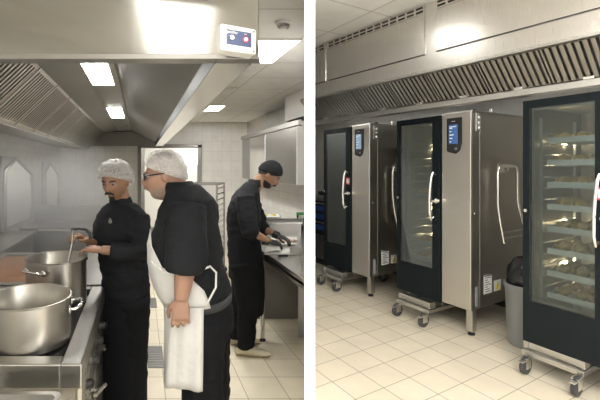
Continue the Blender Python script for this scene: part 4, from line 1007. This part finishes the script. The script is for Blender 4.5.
def face_parts(t, c, B, sc, org, iris='hair', beard=None, moustache=None, brow='hair', beard_span=1.6):
    for s in (-1, 1):
        e = MB().ell(c + B @ Vector((0.079, s * 0.030, 0.010)) * sc, (0.011 * sc, 0.014 * sc, 0.008 * sc), B, n=14, k=8).build('eye', 'eye', t, smooth=True, offset=org)
        MB().ell(c + B @ Vector((0.088, s * 0.030, 0.008)) * sc, (0.004 * sc, 0.006 * sc, 0.006 * sc), B, n=12, k=8).build('iris', iris, e, smooth=True, offset=org)
        MB().tube([c + B @ Vector((x, s * y, z)) * sc for x, y, z in ((0.097, 0.012, 0.026), (0.095, 0.030, 0.032), (0.079, 0.048, 0.027))], [0.004 * sc, 0.005 * sc, 0.003 * sc], 8).build('eyebrow', brow, t, smooth=True, offset=org)
    if moustache:
        MB().tube([c + B @ Vector((x, y, z)) * sc for x, y, z in ((0.092, -0.030, -0.060), (0.105, -0.014, -0.047), (0.110, 0.0, -0.044), (0.105, 0.014, -0.047), (0.092, 0.030, -0.060))], [0.004 * sc, 0.008 * sc, 0.008 * sc, 0.008 * sc, 0.004 * sc], 10).build('moustache', moustache, t, smooth=True, offset=org)
    if beard:
        m = MB()
        rows = []
        def pt(az, zz, off):
            zc = max(-0.999, min(0.999, zz)); rr_ = math.sqrt(1 - zc * zc)
            p = head_fn((rr_ * math.cos(az), rr_ * math.sin(az), zc), sc)
            return c + B @ (p * (1 + off))
        n = 26; sp_ = beard_span
        for i in range(10):
            f = i / 9; row = []
            for k in range(n):
                az = -sp_ + 2 * sp_ * k / (n - 1); ztop = -0.40 - 0.12 * math.cos(az) if abs(az) < 0.9 else -0.46
                if abs(az) < 0.5: ztop = -0.62
                zz = ztop + (-0.97 - ztop) * f
                row.append(pt(az, zz, 0.05 if 0 < k < n - 1 and i > 0 else 0.0))
            rows.append(row)
        m.sheet(rows); m.build('beard', beard, t, smooth=True, offset=org)
def cap_mesh(c, B, sc, zmin, off, rough=0.0, n=48, k=22, tilt=0.0, puff=1.0, seed=0.0):
    """closed shell over the top of the head, down to a rim that may slope to the back"""
    m = MB(); g = []
    for i in range(k + 1):
        ring = []
        for j in range(n):
            az = 2 * math.pi * j / n
            zl = zmin + tilt * math.cos(az)
            th = math.acos(max(-1, min(1, zl))) * i / k
            p = Vector((math.sin(th) * math.cos(az), math.sin(th) * math.sin(az), math.cos(th)))
            q = Vector((p.x * 0.098, p.y * 0.080, p.z * 0.122)) * sc
            fr = i / k
            o = off * (1 if i < k else 0.4) * (1 + (puff - 1) * math.sin(math.pi * min(1, fr)) )
            o += rough * (noise.noise(p * 3.5 + Vector((seed, 0, 0))) + 0.6 * noise.noise(p * 8 + Vector((0, seed, 0)))) * (1 if i < k else 0.3)
            ring.append(m.bm.verts.new(c + B @ (q + q.normalized() * o)))
            if i == 0: break
        g.append(ring)
    for a, b in zip(g, g[1:]):
        for j in range(n):
            if len(a) == 1: m.bm.faces.new((a[0], b[j], b[(j + 1) % n]))
            else: m.bm.faces.new((a[j], b[j], b[(j + 1) % n], a[(j + 1) % n]))
    return m
def hand(mb, wrist, d, palm_n, thumb, sc=1.0, curl=(0.45, 0.5, 0.4), spread=0.10, tcurl=0.3):
    """d: direction of the fingers, palm_n: out of the palm, thumb: towards the thumb side"""
    d = Vector(d).normalized(); pn = Vector(palm_n); pn = (pn - d * pn.dot(d)).normalized()
    th = Vector(thumb); th = (th - d * th.dot(d) - pn * th.dot(pn)).normalized()
    w = Vector(wrist)
    P = lambda a, b, c: w + (d * a + th * b + pn * c) * sc
    rings = []
    for a, hw, ht in ((-0.02, 0.026, 0.020), (0.01, 0.030, 0.019), (0.04, 0.040, 0.018), (0.075, 0.043, 0.015), (0.092, 0.040, 0.011)):
        rings.append([P(a, hw * math.cos(2 * math.pi * k / 16), ht * math.sin(2 * math.pi * k / 16)) for k in range(16)])
    mb.rings(rings)
    tips = []
    for i, (b, ln, r) in enumerate(((0.031, 0.072, 0.0088), (0.0105, 0.080, 0.009), (-0.0105, 0.074, 0.0086), (-0.031, 0.058, 0.0078))):
        p = P(0.082, b, 0.002); pts = [P(0.05, b * 0.9, 0.0), p]; ang = 0.0; fd = (d + th * (b * spread / 0.02)).normalized()
        for k, f in enumerate((0.45, 0.31, 0.24)):
            ang += curl[k] * (1 + 0.08 * i)
            dd = fd * math.cos(ang) + pn * math.sin(ang)
            p = p + dd * ln * f * sc; pts.append(p)
        mb.tube(pts, [r * sc, r * 1.05 * sc, r * sc, r * 0.92 * sc, r * 0.72 * sc], 10)
        mb.ell(pts[-1], (r * 0.74 * sc,) * 3, n=8, k=6)
        tips.append(pts[-1])
    p0 = P(0.015, 0.022, 0.004); p1 = P(0.040, 0.050, 0.012); p2 = p1 + (d * 0.030 + th * 0.012 + pn * (0.010 + 0.02 * tcurl)) * sc; p3 = p2 + (d * 0.026 - th * 0.004 * tcurl + pn * 0.016 * tcurl) * sc
    mb.tube([p0, p1, p2, p3], [0.016 * sc, 0.0125 * sc, 0.0105 * sc, 0.008 * sc], 10)
    mb.ell(p3, (0.008 * sc,) * 3, n=8, k=6)
    return tips
def shoe(name, mat, t, org, heel, d, length=0.29):
    d = Vector((d[0], d[1], 0)).normalized(); l = Vector((-d.y, d.x, 0)); h = Vector((heel[0], heel[1], 0)); m = MB(); rings = []
    for f, w_, ht in ((0.0, 0.022, 0.05), (0.06, 0.036, 0.085), (0.25, 0.040, 0.10), (0.45, 0.043, 0.085), (0.65, 0.050, 0.062), (0.85, 0.045, 0.05), (0.97, 0.028, 0.036), (1.0, 0.012, 0.024)):
        c = h + d * (f * length); ring = []
        for k in range(18):
            a = 2 * math.pi * k / 18; z = math.sin(a)
            ring.append(c + l * (w_ * math.cos(a)) + Vector((0, 0, max(0.002, ht * 0.5 + z * ht * 0.5 + (0.006 if z < -0.5 else 0)))))
        rings.append(ring)
    m.rings(rings)
    return m.build(name, mat, t, smooth=True, offset=org)

# ---------------------------------------------------------------- 1: chef at the pots, moustache, white hair net
D1 = 2.66
org = at(124, 167, D1); org.z = 0
t = thing('person', org, 0, 'chef with moustache and white hair net in a black jacket, stirring the steaming pot', 'person')
Fw = Vector((-0.36, -0.93, 0)).normalized(); Lt = Vector((-Fw.y, Fw.x, 0))
P = lambda px, py, d=D1: at(px, py, d)
hc = P(116, 181.5, D1 - 0.06); HB = basis(Vector((-0.10, -0.95, -0.27)), (-0.02, -0.25, 1))
neck = P(122, 205)
rs, ls = P(107, 216, D1 + 0.05), P(138, 218, D1 - 0.08)
re, le = P(101, 246, D1 + 0.02), P(142, 252, D1 - 0.16)
rwr, lwr = P(87, 240, D1 - 0.12), P(102, 250, D1 - 0.24)
tors = [((126, 300), .145, .115), ((126, 282), .15, .12), ((124, 262), .155, .12), ((122, 240), .175, .125), ((122, 226), .185, .125), ((122, 215), .18, .105), ((122, 208), .135, .085), ((121.5, 203), .075, .068)]
hipL, hipR = P(134, 300, D1 - 0.05), P(121, 300, D1 + 0.05)
kneL, kneR = P(134, 362, D1 - 0.05), P(122, 362, D1 + 0.05)
ankL, ankR = P(134, 410, D1 - 0.05), P(124, 410, D1 + 0.05)
b = MB()
add_head(b, hc, HB, 0.98)
b.tube([neck + Vector((0, 0, -0.05)), neck + Vector((0, 0, 0.01)), hc + HB @ Vector((-0.02, 0, -0.06))], [0.062, 0.055, 0.053], 18)
b.rings([section(P(*q[0]), Lt, Fw, q[1] * 0.86, q[2] * 0.86) for q in tors])
b.tube([rs, re, rwr], [0.045, 0.040, 0.026], 14); b.tube([ls, le, lwr], [0.045, 0.042, 0.028], 14)
for h, k_, a_ in ((hipL, kneL, ankL), (hipR, kneR, ankR)): b.tube([h, k_, a_, Vector((a_.x, a_.y, 0.06))], [0.075, 0.05, 0.036, 0.036], 14)
hand(b, lwr, P(80, 247, D1 - 0.24) - lwr, (-0.25, 0.15, -1), (0.1, 0.9, 0.4), 1.0, (0.35, 0.55, 0.4))
hand(b, rwr, P(74, 234, D1 - 0.2) - rwr, (-0.2, -0.5, -1), (-0.2, -0.6, 0.8), 1.0, (0.6, 0.9, 0.7))
remesh(b, 'body', 'skin_dark', t, 0.0055, 3, org)
face_parts(t, hc, HB, 0.98, org, moustache='hair', beard='hair', beard_span=0.42)
j = MB()
j.rings([section(P(*q[0]), Lt, Fw, q[1], q[2]) for q in tors])
j.tube([rs + Vector((0, 0, .005)), (rs + re) / 2, re, re + (rwr - re) * 0.55], [0.068, 0.066, 0.060, 0.050], 16)
j.tube([ls + Vector((0, 0, .005)), (ls + le) / 2, le, le + (lwr - le) * 0.45, le + (lwr - le) * 0.80], [0.072, 0.070, 0.066, 0.058, 0.052], 16)
j.rings([section(P(126.5, y), Lt, Fw, a_, b_) for y, a_, b_ in ((316, .15, .125), (300, .15, .12), (285, .15, .12))])
remesh(j, 'jacket', 'fabric', t, 0.011, 4, org, 0.012, 10.0)
c = MB(); c.rings([section(P(122, 208) , Lt, Fw, .085, .072), section(P(121, 202), Lt, Fw, .070, .066), section(P(120, 197), Lt, Fw, .064, .062)], caps=False)
o = c.build('collar', 'fabric', t, smooth=True, offset=org); sm = o.modifiers.new('solid', 'SOLIDIFY'); sm.thickness = 0.006
em = P(122, 219) + Fw * 0.127
MB().ell(em + Lt * 0.03, (0.003, 0.015, 0.013), basis(Fw, (0, 0, 1)), n=12, k=8).ell(em + Lt * 0.03 + Vector((0.0, 0, 0.014)), (0.003, 0.009, 0.008), basis(Fw, (0, 0, 1)), n=10, k=6).build('chest_emblem', 'steel_dark', t, smooth=True, offset=org)
tr = MB()
tr.rings([section(P(127, y), Lt, Fw, a_, b_) for y, a_, b_ in ((325, .145, .12), (308, .145, .115), (292, .14, .11))])
for h, k_, a_ in ((hipL, kneL, ankL), (hipR, kneR, ankR)): tr.tube([h, (h + k_) / 2, k_, (k_ + a_) / 2, Vector((a_.x, a_.y, 0.06))], [0.095, 0.09, 0.082, 0.08, 0.08], 18)
remesh(tr, 'trousers', 'trouser', t, 0.013, 4, org, 0.010)
for a_ in (ankL, ankR): shoe('shoe', 'black', t, org, a_ - Fw * 0.06, Fw)
ap = MB(); rows = []
for y, a_, b_, f_ in ((296, .156, .128, 0.0), (320, .156, .13, .01), (350, .156, .13, .01), (385, .156, .13, .01), (402, .156, .13, .01)):
    rows.append(section(P(127.5, y) + Fw * f_, Lt, Fw, a_, b_, 26, 2.3, -1.7, 1.7, False))
ap.sheet(rows); o = ap.build('apron', 'trouser', t, smooth=True, offset=org); sm = o.modifiers.new('solid', 'SOLIDIFY'); sm.thickness = 0.005
hr = cap_mesh(hc, HB, 0.98, 0.10, 0.006, 0.003, tilt=0.46); hr.build('hair', 'hair', t, smooth=True, offset=org)
nt_ = cap_mesh(hc, HB, 0.98, 0.02, 0.020, 0.014, tilt=0.46, puff=1.7, seed=2.0); nt_.build('hair_net', 'net', t, smooth=True, offset=org)

# ---------------------------------------------------------------- 2: stout chef with glasses and white apron
D2 = 2.2
org = at(202, 167, D2); org.z = 0
t = thing('person', org, 0, 'stout bearded chef with glasses and pale hair net wearing a white apron', 'person')
Fw = Vector((-0.995, 0.08, 0)).normalized(); Lt = Vector((-Fw.y, Fw.x, 0))
P = lambda px, py, d=D2: at(px, py, d)
hc = P(165.5, 176, D2 + 0.0); HB = basis(Vector((-0.97, -0.22, -0.16)), (-0.12, 0.0, 1))
neck = P(179, 190)
ls, rs = P(187, 207, D2 - 0.17), P(182, 206, D2 + 0.20)
le, re = P(186, 262, D2 - 0.27), P(186, 262, D2 + 0.28)
lw, rwr = P(181.5, 299, D2 - 0.27), P(180, 292, D2 + 0.26)
tors = [((206, 318), .19, .135), ((203, 303), .195, .145), ((195, 285), .20, .175), ((189, 265), .205, .182), ((187, 243), .205, .178), ((187, 225), .205, .16), ((189, 210), .195, .145), ((189.5, 200), .17, .125), ((188, 192), .125, .095), ((183.5, 185), .075, .072)]
hipL, hipR = P(203, 318, D2 - 0.10), P(209, 318, D2 + 0.10)
kneL, kneR = P(203, 385, D2 - 0.11), P(212, 385, D2 + 0.11)
ankL, ankR = P(204, 455, D2 - 0.12), P(213, 455, D2 + 0.13)
b = MB()
add_head(b, hc, HB, 1.04)
b.tube([neck + Vector((0.02, 0, -0.05)), neck, hc + HB @ Vector((-0.03, 0, -0.05))], [0.07, 0.066, 0.062], 18)
b.rings([section(P(*q[0]), Lt, Fw, q[1] * 0.86, q[2] * 0.86) for q in tors])
b.tube([ls, le, lw], [0.052, 0.048, 0.034], 14); b.tube([rs, re, rwr], [0.052, 0.046, 0.032], 14)
le2 = le + (lw - le) * 0.35; b.tube([le, le2, lw], [0.05, 0.050, 0.034], 14)
for h, k_, a_ in ((hipL, kneL, ankL), (hipR, kneR, ankR)): b.tube([h, k_, a_, Vector((a_.x, a_.y, 0.06))], [0.085, 0.055, 0.04, 0.04], 14)
hand(b, lw, P(180, 330, D2 - 0.28) - lw, Vector((-0.15, 0.9, 0)), Vector((-1, -0.2, 0)), 1.05, (0.25, 0.55, 0.5), tcurl=0.8)
hand(b, rwr, Vector((-0.1, 0, -1)), Vector((-0.1, -0.9, 0)), Vector((-1, 0.1, 0)), 1.05, (0.3, 0.5, 0.4))
remesh(b, 'body', 'skin_fair', t, 0.0055, 3, org)
face_parts(t, hc, HB, 1.04, org, beard='greybeard', moustache='greybeard', brow='greybeard')
j = MB()
j.rings([section(P(*q[0]), Lt, Fw, q[1], q[2]) for q in tors[2:]])
j.rings([section(P(*q[0]), Lt, Fw, q[1], q[2]) for q in (((201, 296), .196, .155), ((196, 286), .20, .172), ((190, 268), .205, .18))])
def sl(s_, e_, w_, f): return [s_ + Vector((0.01, 0, .005)), s_ + (e_ - s_) * 0.35, s_ + (e_ - s_) * 0.7, e_ + Vector((0, 0, -0.01)), e_ + (w_ - e_) * f]
j.tube(sl(ls, le, lw, 0.26), [0.085, 0.094, 0.100, 0.096, 0.082], 20)
j.tube(sl(rs, re, rwr, 0.3), [0.09, 0.088, 0.088, 0.082, 0.074], 18)
remesh(j, 'jacket', 'fabric', t, 0.012, 4, org, 0.013, 8.0)
c = MB(); c.rings([section(P(184, 193), Lt, Fw, .095, .085), section(P(180.5, 187), Lt, Fw, .080, .076), section(P(178, 182), Lt, Fw, .070, .068)], caps=False)
o = c.build('collar', 'fabric', t, smooth=True, offset=org); sm = o.modifiers.new('solid', 'SOLIDIFY'); sm.thickness = 0.007
tr = MB()
tr.rings([section(P(*q[0]), Lt, Fw, q[1], q[2]) for q in (((206, 335), .185, .14), ((206, 318), .185, .138), ((203, 303), .19, .145), ((202, 292), .188, .145))])
for h, k_, a_ in ((hipL, kneL, ankL), (hipR, kneR, ankR)): tr.tube([h, (h + k_) / 2, k_, (k_ + a_) / 2, Vector((a_.x, a_.y, 0.06))], [0.112, 0.108, 0.102, 0.10, 0.10], 18)
remesh(tr, 'trousers', 'trouser', t, 0.013, 4, org, 0.011)
for a_ in (ankL, ankR): shoe('shoe', 'black', t, org, a_ - Fw * 0.07, Fw, 0.3)
bl = MB(); bl.rings([section(P(203, y), Lt, Fw, a_, b_, 40) for y, a_, b_ in ((303, .196, .150), (299, .197, .151), (295, .198, .152))], caps=False)
o = bl.build('belt', 'belt', t, smooth=True, offset=org); sm = o.modifiers.new('solid', 'SOLIDIFY'); sm.thickness = 0.006
# apron: bib over the belly, skirt round the front and flank
A = MB(); rows = []
for y, cx, a_, b_, w_ in ((226, 187, .218, .176, 0.6), (240, 187, .222, .194, 1.0), (258, 188.5, .224, .200, 1.35), (268, 190, .224, .200, 1.95), (280, 193, .220, .195, 2.2), (290, 196, .214, .188, 2.25), (297, 199, .210, .178, 2.25)):
    rows.append(section(P(cx, y), Lt, Fw, a_, b_, 34, 2.3, -w_, w_, False))
A.sheet(rows); o = A.build('apron_bib', 'apron', t, smooth=True, offset=org); sm = o.modifiers.new('solid', 'SOLIDIFY'); sm.thickness = 0.004
A = MB(); rows = []
ys = [294, 304, 314, 326, 339, 351, 361, 369]
for i, y in enumerate(ys):
    f = i / (len(ys) - 1); w_ = 2.0 - 0.1 * f; row = []
    cx = 201 + 3 * f
    for k, p in enumerate(section(P(cx, y), Lt, Fw, .222 + .03 * f, .176 + 0.018 * f, 40, 2.3, -w_, w_, False)):
        th = -w_ + 2 * w_ * k / 39
        n_ = Vector((p.x - P(cx, y).x, p.y - P(cx, y).y, 0)).normalized()
        p = p + n_ * (0.012 * f * math.sin(th * 7 + 1.0) + 0.005 * math.sin(th * 17 + f * 3)) + Vector((0, 0, 0.02 * f * max(0, math.sin(th))))
        row.append(p)
    rows.append(row)
A.sheet(rows); o = A.build('apron_skirt', 'apron', t, smooth=True, offset=org); sm = o.modifiers.new('solid', 'SOLIDIFY'); sm.thickness = 0.004
def on_torso(az, cx, y, a_, b_): return section(P(cx, y), Lt, Fw, a_, b_, 2, 2.3, az, az, False)[0]
st = MB(); st.tube([on_torso(0.95, 189, 254, .226, .202), on_torso(1.35, 190, 262, .226, .202), on_torso(1.9, 190, 263, .226, .202), on_torso(2.45, 190, 259, .226, .202), on_torso(2.62, 191, 266, .222, .20), on_torso(2.5, 195, 279, .217, .192), on_torso(2.1, 199, 293, .212, .182)], 0.006, 8)
st.build('apron_string', 'strap', t, smooth=True, offset=org)
hr = cap_mesh(hc, HB, 1.04, 0.14, 0.006, 0.003, tilt=0.42); hr.build('hair', 'greybeard', t, smooth=True, offset=org)
nt_ = cap_mesh(hc, HB, 1.04, 0.10, 0.016, 0.010, tilt=0.42, puff=1.4, seed=5.0); nt_.build('hair_net', 'net', t, smooth=True, offset=org)
g = MB()
for s in (-1, 1):
    ctr = Vector((0.104, s * 0.033, 0.010)); pts = []
    for k in range(20):
        a_ = 2 * math.pi * k / 20; pts.append(hc + HB @ (Vector((ctr.x - 0.012 * abs(math.cos(a_)) * (1 if s * math.cos(a_) > 0 else 0), ctr.y + 0.023 * math.cos(a_), ctr.z + 0.017 * math.sin(a_)))) * 1.04)
    g.tube(pts + [pts[0]], 0.0032, 6, caps=False)
    g.tube([hc + HB @ Vector((0.094, s * 0.056, 0.016)) * 1.04, hc + HB @ Vector((0.05, s * 0.076, 0.014)) * 1.04, hc + HB @ Vector((-0.012, s * 0.088, 0.014)) * 1.04], 0.0035, 6)
g.tube([hc + HB @ Vector((0.106, -0.010, 0.014)) * 1.04, hc + HB @ Vector((0.110, 0, 0.018)) * 1.04, hc + HB @ Vector((0.106, 0.010, 0.014)) * 1.04], 0.003, 6)
g.build('glasses', 'black', t, smooth=True, offset=org)

# ---------------------------------------------------------------- 3: cook in black cap at the counter
D3 = 3.67
org = at(247, 167, D3); org.z = 0
t = thing('person', org, 0, 'cook in a black cap and black gloves bending over the preparation counter', 'person')
Fw = Vector((0.98, 0.16, 0)).normalized(); Lt = Vector((-Fw.y, Fw.x, 0))
P = lambda px, py, d=D3: at(px, py, d)
hc = P(269, 174.5, D3); HB = basis(Vector((0.80, 0.05, -0.62)), (0.62, 0, 0.8))
neck = P(257.5, 184)
rs, ls = P(244, 197, D3 - 0.17), P(249, 196, D3 + 0.19)
re, le = P(250, 231, D3 - 0.24), P(262, 228, D3 + 0.24)
rwr, lwr = P(269, 241.5, D3 - 0.12), P(279, 236, D3 + 0.16)
tors = [((243, 262), .17, .125), ((243, 248), .172, .135), ((243, 236), .165, .14), ((244, 222), .175, .155), ((244, 208), .19, .15), ((246, 196), .185, .122), ((249, 188), .13, .09), ((253.5, 182), .075, .065)]
hipR, hipL = P(242, 262, D3 - 0.09), P(245, 262, D3 + 0.09)
kneR, kneL = P(248, 306, D3 - 0.09), P(240, 304, D3 + 0.10)
ankR, ankL = P(246, 340, D3 - 0.10), P(236, 338, D3 + 0.12)
b = MB()
add_head(b, hc, HB, 1.0)
b.tube([neck + Vector((-0.03, 0, -0.04)), neck + Vector((0.005, 0, 0.0)), hc + HB @ Vector((-0.035, 0, -0.05))], [0.065, 0.058, 0.056], 18)
b.rings([section(P(*q[0]), Lt, Fw, q[1] * 0.86, q[2] * 0.86) for q in tors])
b.tube([rs, re, rwr], [0.048, 0.043, 0.029], 14); b.tube([ls, le, lwr], [0.048, 0.042, 0.029], 14)
for h, k_, a_ in ((hipL, kneL, ankL), (hipR, kneR, ankR)): b.tube([h, k_, a_, Vector((a_.x, a_.y, 0.06))], [0.08, 0.05, 0.038, 0.038], 14)
hand(b, rwr, Vector((0.85, 0.3, -0.2)), Vector((0.1, 0.3, -1)), Vector((0.2, 0.9, 0)), 0.95, (0.3, 0.5, 0.4))
hand(b, lwr, Vector((0.8, -0.35, -0.25)), Vector((0, -0.2, -1)), Vector((-0.2, -0.9, 0)), 0.95, (0.3, 0.5, 0.4))
remesh(b, 'body', 'skin_tan', t, 0.0055, 3, org)
face_parts(t, hc, HB, 1.0, org, beard='hair', moustache='hair')
for w_, d_, pn_, th_ in ((rwr, Vector((0.85, 0.3, -0.2)), Vector((0.1, 0.3, -1)), Vector((0.2, 0.9, 0))), (lwr, Vector((0.8, -0.35, -0.25)), Vector((0, -0.2, -1)), Vector((-0.2, -0.9, 0)))):
    gm = MB(); hand(gm, w_ - d_.normalized() * 0.005, d_, pn_, th_, 1.06, (0.3, 0.5, 0.4))
    gm.tube([w_ - d_.normalized() * 0.06, w_], [0.040, 0.034], 16)
    remesh(gm, 'glove', 'glove', t, 0.0055, 2, org)
j = MB()
j.rings([section(P(*q[0]), Lt, Fw, q[1], q[2]) for q in tors])
j.tube(sl(rs, re, rwr, 0.22), [0.078, 0.080, 0.078, 0.074, 0.066], 18)
j.tube(sl(ls, le, lwr, 0.30), [0.078, 0.076, 0.072, 0.068, 0.060], 18)
remesh(j, 'jacket', 'fabric', t, 0.011, 4, org, 0.013, 10.0)
c = MB(); c.rings([section(P(253, 187), Lt, Fw, .080, .075), section(P(255, 183), Lt, Fw, .070, .068), section(P(256.5, 179.5), Lt, Fw, .064, .064)], caps=False)
o = c.build('collar', 'fabric', t, smooth=True, offset=org); sm = o.modifiers.new('solid', 'SOLIDIFY'); sm.thickness = 0.006
tr = MB()
tr.rings([section(P(243, y), Lt, Fw, a_, b_) for y, a_, b_ in ((276, .175, .13), (262, .172, .128), (246, .165, .125))])
for h, k_, a_ in ((hipL, kneL, ankL), (hipR, kneR, ankR)): tr.tube([h, (h + k_) / 2, k_, (k_ + a_) / 2, Vector((a_.x, a_.y, 0.075))], [0.115, 0.105, 0.092, 0.084, 0.08], 18)
remesh(tr, 'trousers', 'trouser', t, 0.013, 4, org, 0.010)
ap = MB(); rows = []
for y, a_, b_, f_ in ((232, .18, .155, 0.0), (250, .185, .16, .01), (270, .19, .165, .03), (292, .19, .165, .035), (312, .185, .16, .03)):
    rows.append(section(P(243, y) + Fw * f_, Lt, Fw, a_, b_, 26, 2.3, -1.9, 1.9, False))
ap.sheet(rows); o = ap.build('apron', 'trouser', t, smooth=True, offset=org); sm = o.modifiers.new('solid', 'SOLIDIFY'); sm.thickness = 0.005
for a_, dd in ((ankR, Vector((1, -0.12, 0))), (ankL, Vector((0.95, 0.1, 0)))): shoe('shoe', 'shoe', t, org, a_ - dd * 0.09, dd, 0.31)
cap_mesh(hc, HB, 1.0, 0.0, 0.004, 0.002, tilt=0.40).build('hair', 'hair', t, smooth=True, offset=org)
cp = cap_mesh(hc, HB, 1.0, 0.12, 0.017, 0.003, tilt=0.30, puff=1.2, seed=9.0); cp.build('cap', 'fabric', t, smooth=True, offset=org)
# ================================================================ steam over the pots
m = bpy.data.materials.new('steam'); m.use_nodes = True; nt = m.node_tree; nt.nodes.clear()
out = node(nt, 'ShaderNodeOutputMaterial'); vs = node(nt, 'ShaderNodeVolumePrincipled')
vs.inputs['Color'].default_value = (1, 1, 1, 1); vs.inputs['Anisotropy'].default_value = 0.2
tc = node(nt, 'ShaderNodeTexCoord'); gr = node(nt, 'ShaderNodeTexGradient', gradient_type='SPHERICAL')
nt.links.new(tc.outputs['Object'], gr.inputs['Vector'])
nz = node(nt, 'ShaderNodeTexNoise', Scale=2.2, Detail=4.0); nt.links.new(tc.outputs['Object'], nz.inputs['Vector'])
mr = node(nt, 'ShaderNodeMapRange'); mr.inputs['From Min'].default_value = 0.35; mr.inputs['From Max'].default_value = 0.75; mr.inputs['To Min'].default_value = 0.15; mr.inputs['To Max'].default_value = 1.4
nt.links.new(nz.outputs['Fac'], mr.inputs['Value'])
mu = node(nt, 'ShaderNodeMath', operation='MULTIPLY'); nt.links.new(gr.outputs['Fac'], mu.inputs[0]); nt.links.new(mr.outputs[0], mu.inputs[1])
m2 = node(nt, 'ShaderNodeMath', operation='MULTIPLY'); m2.inputs[1].default_value = 2.3; nt.links.new(mu.outputs[0], m2.inputs[0])
nt.links.new(m2.outputs[0], vs.inputs['Density']); nt.links.new(vs.outputs[0], out.inputs['Volume'])
M['steam'] = m
o = MB().ell((0, 0, 0), (1, 1, 1), n=24, k=16).build('steam', 'steam', None)
o.location = L(-0.72, 2.85, 1.42); o.scale = (0.66, 0.9, 0.55)
tag(o, 'white steam rising from the pots on the range', 'steam', kind='stuff')
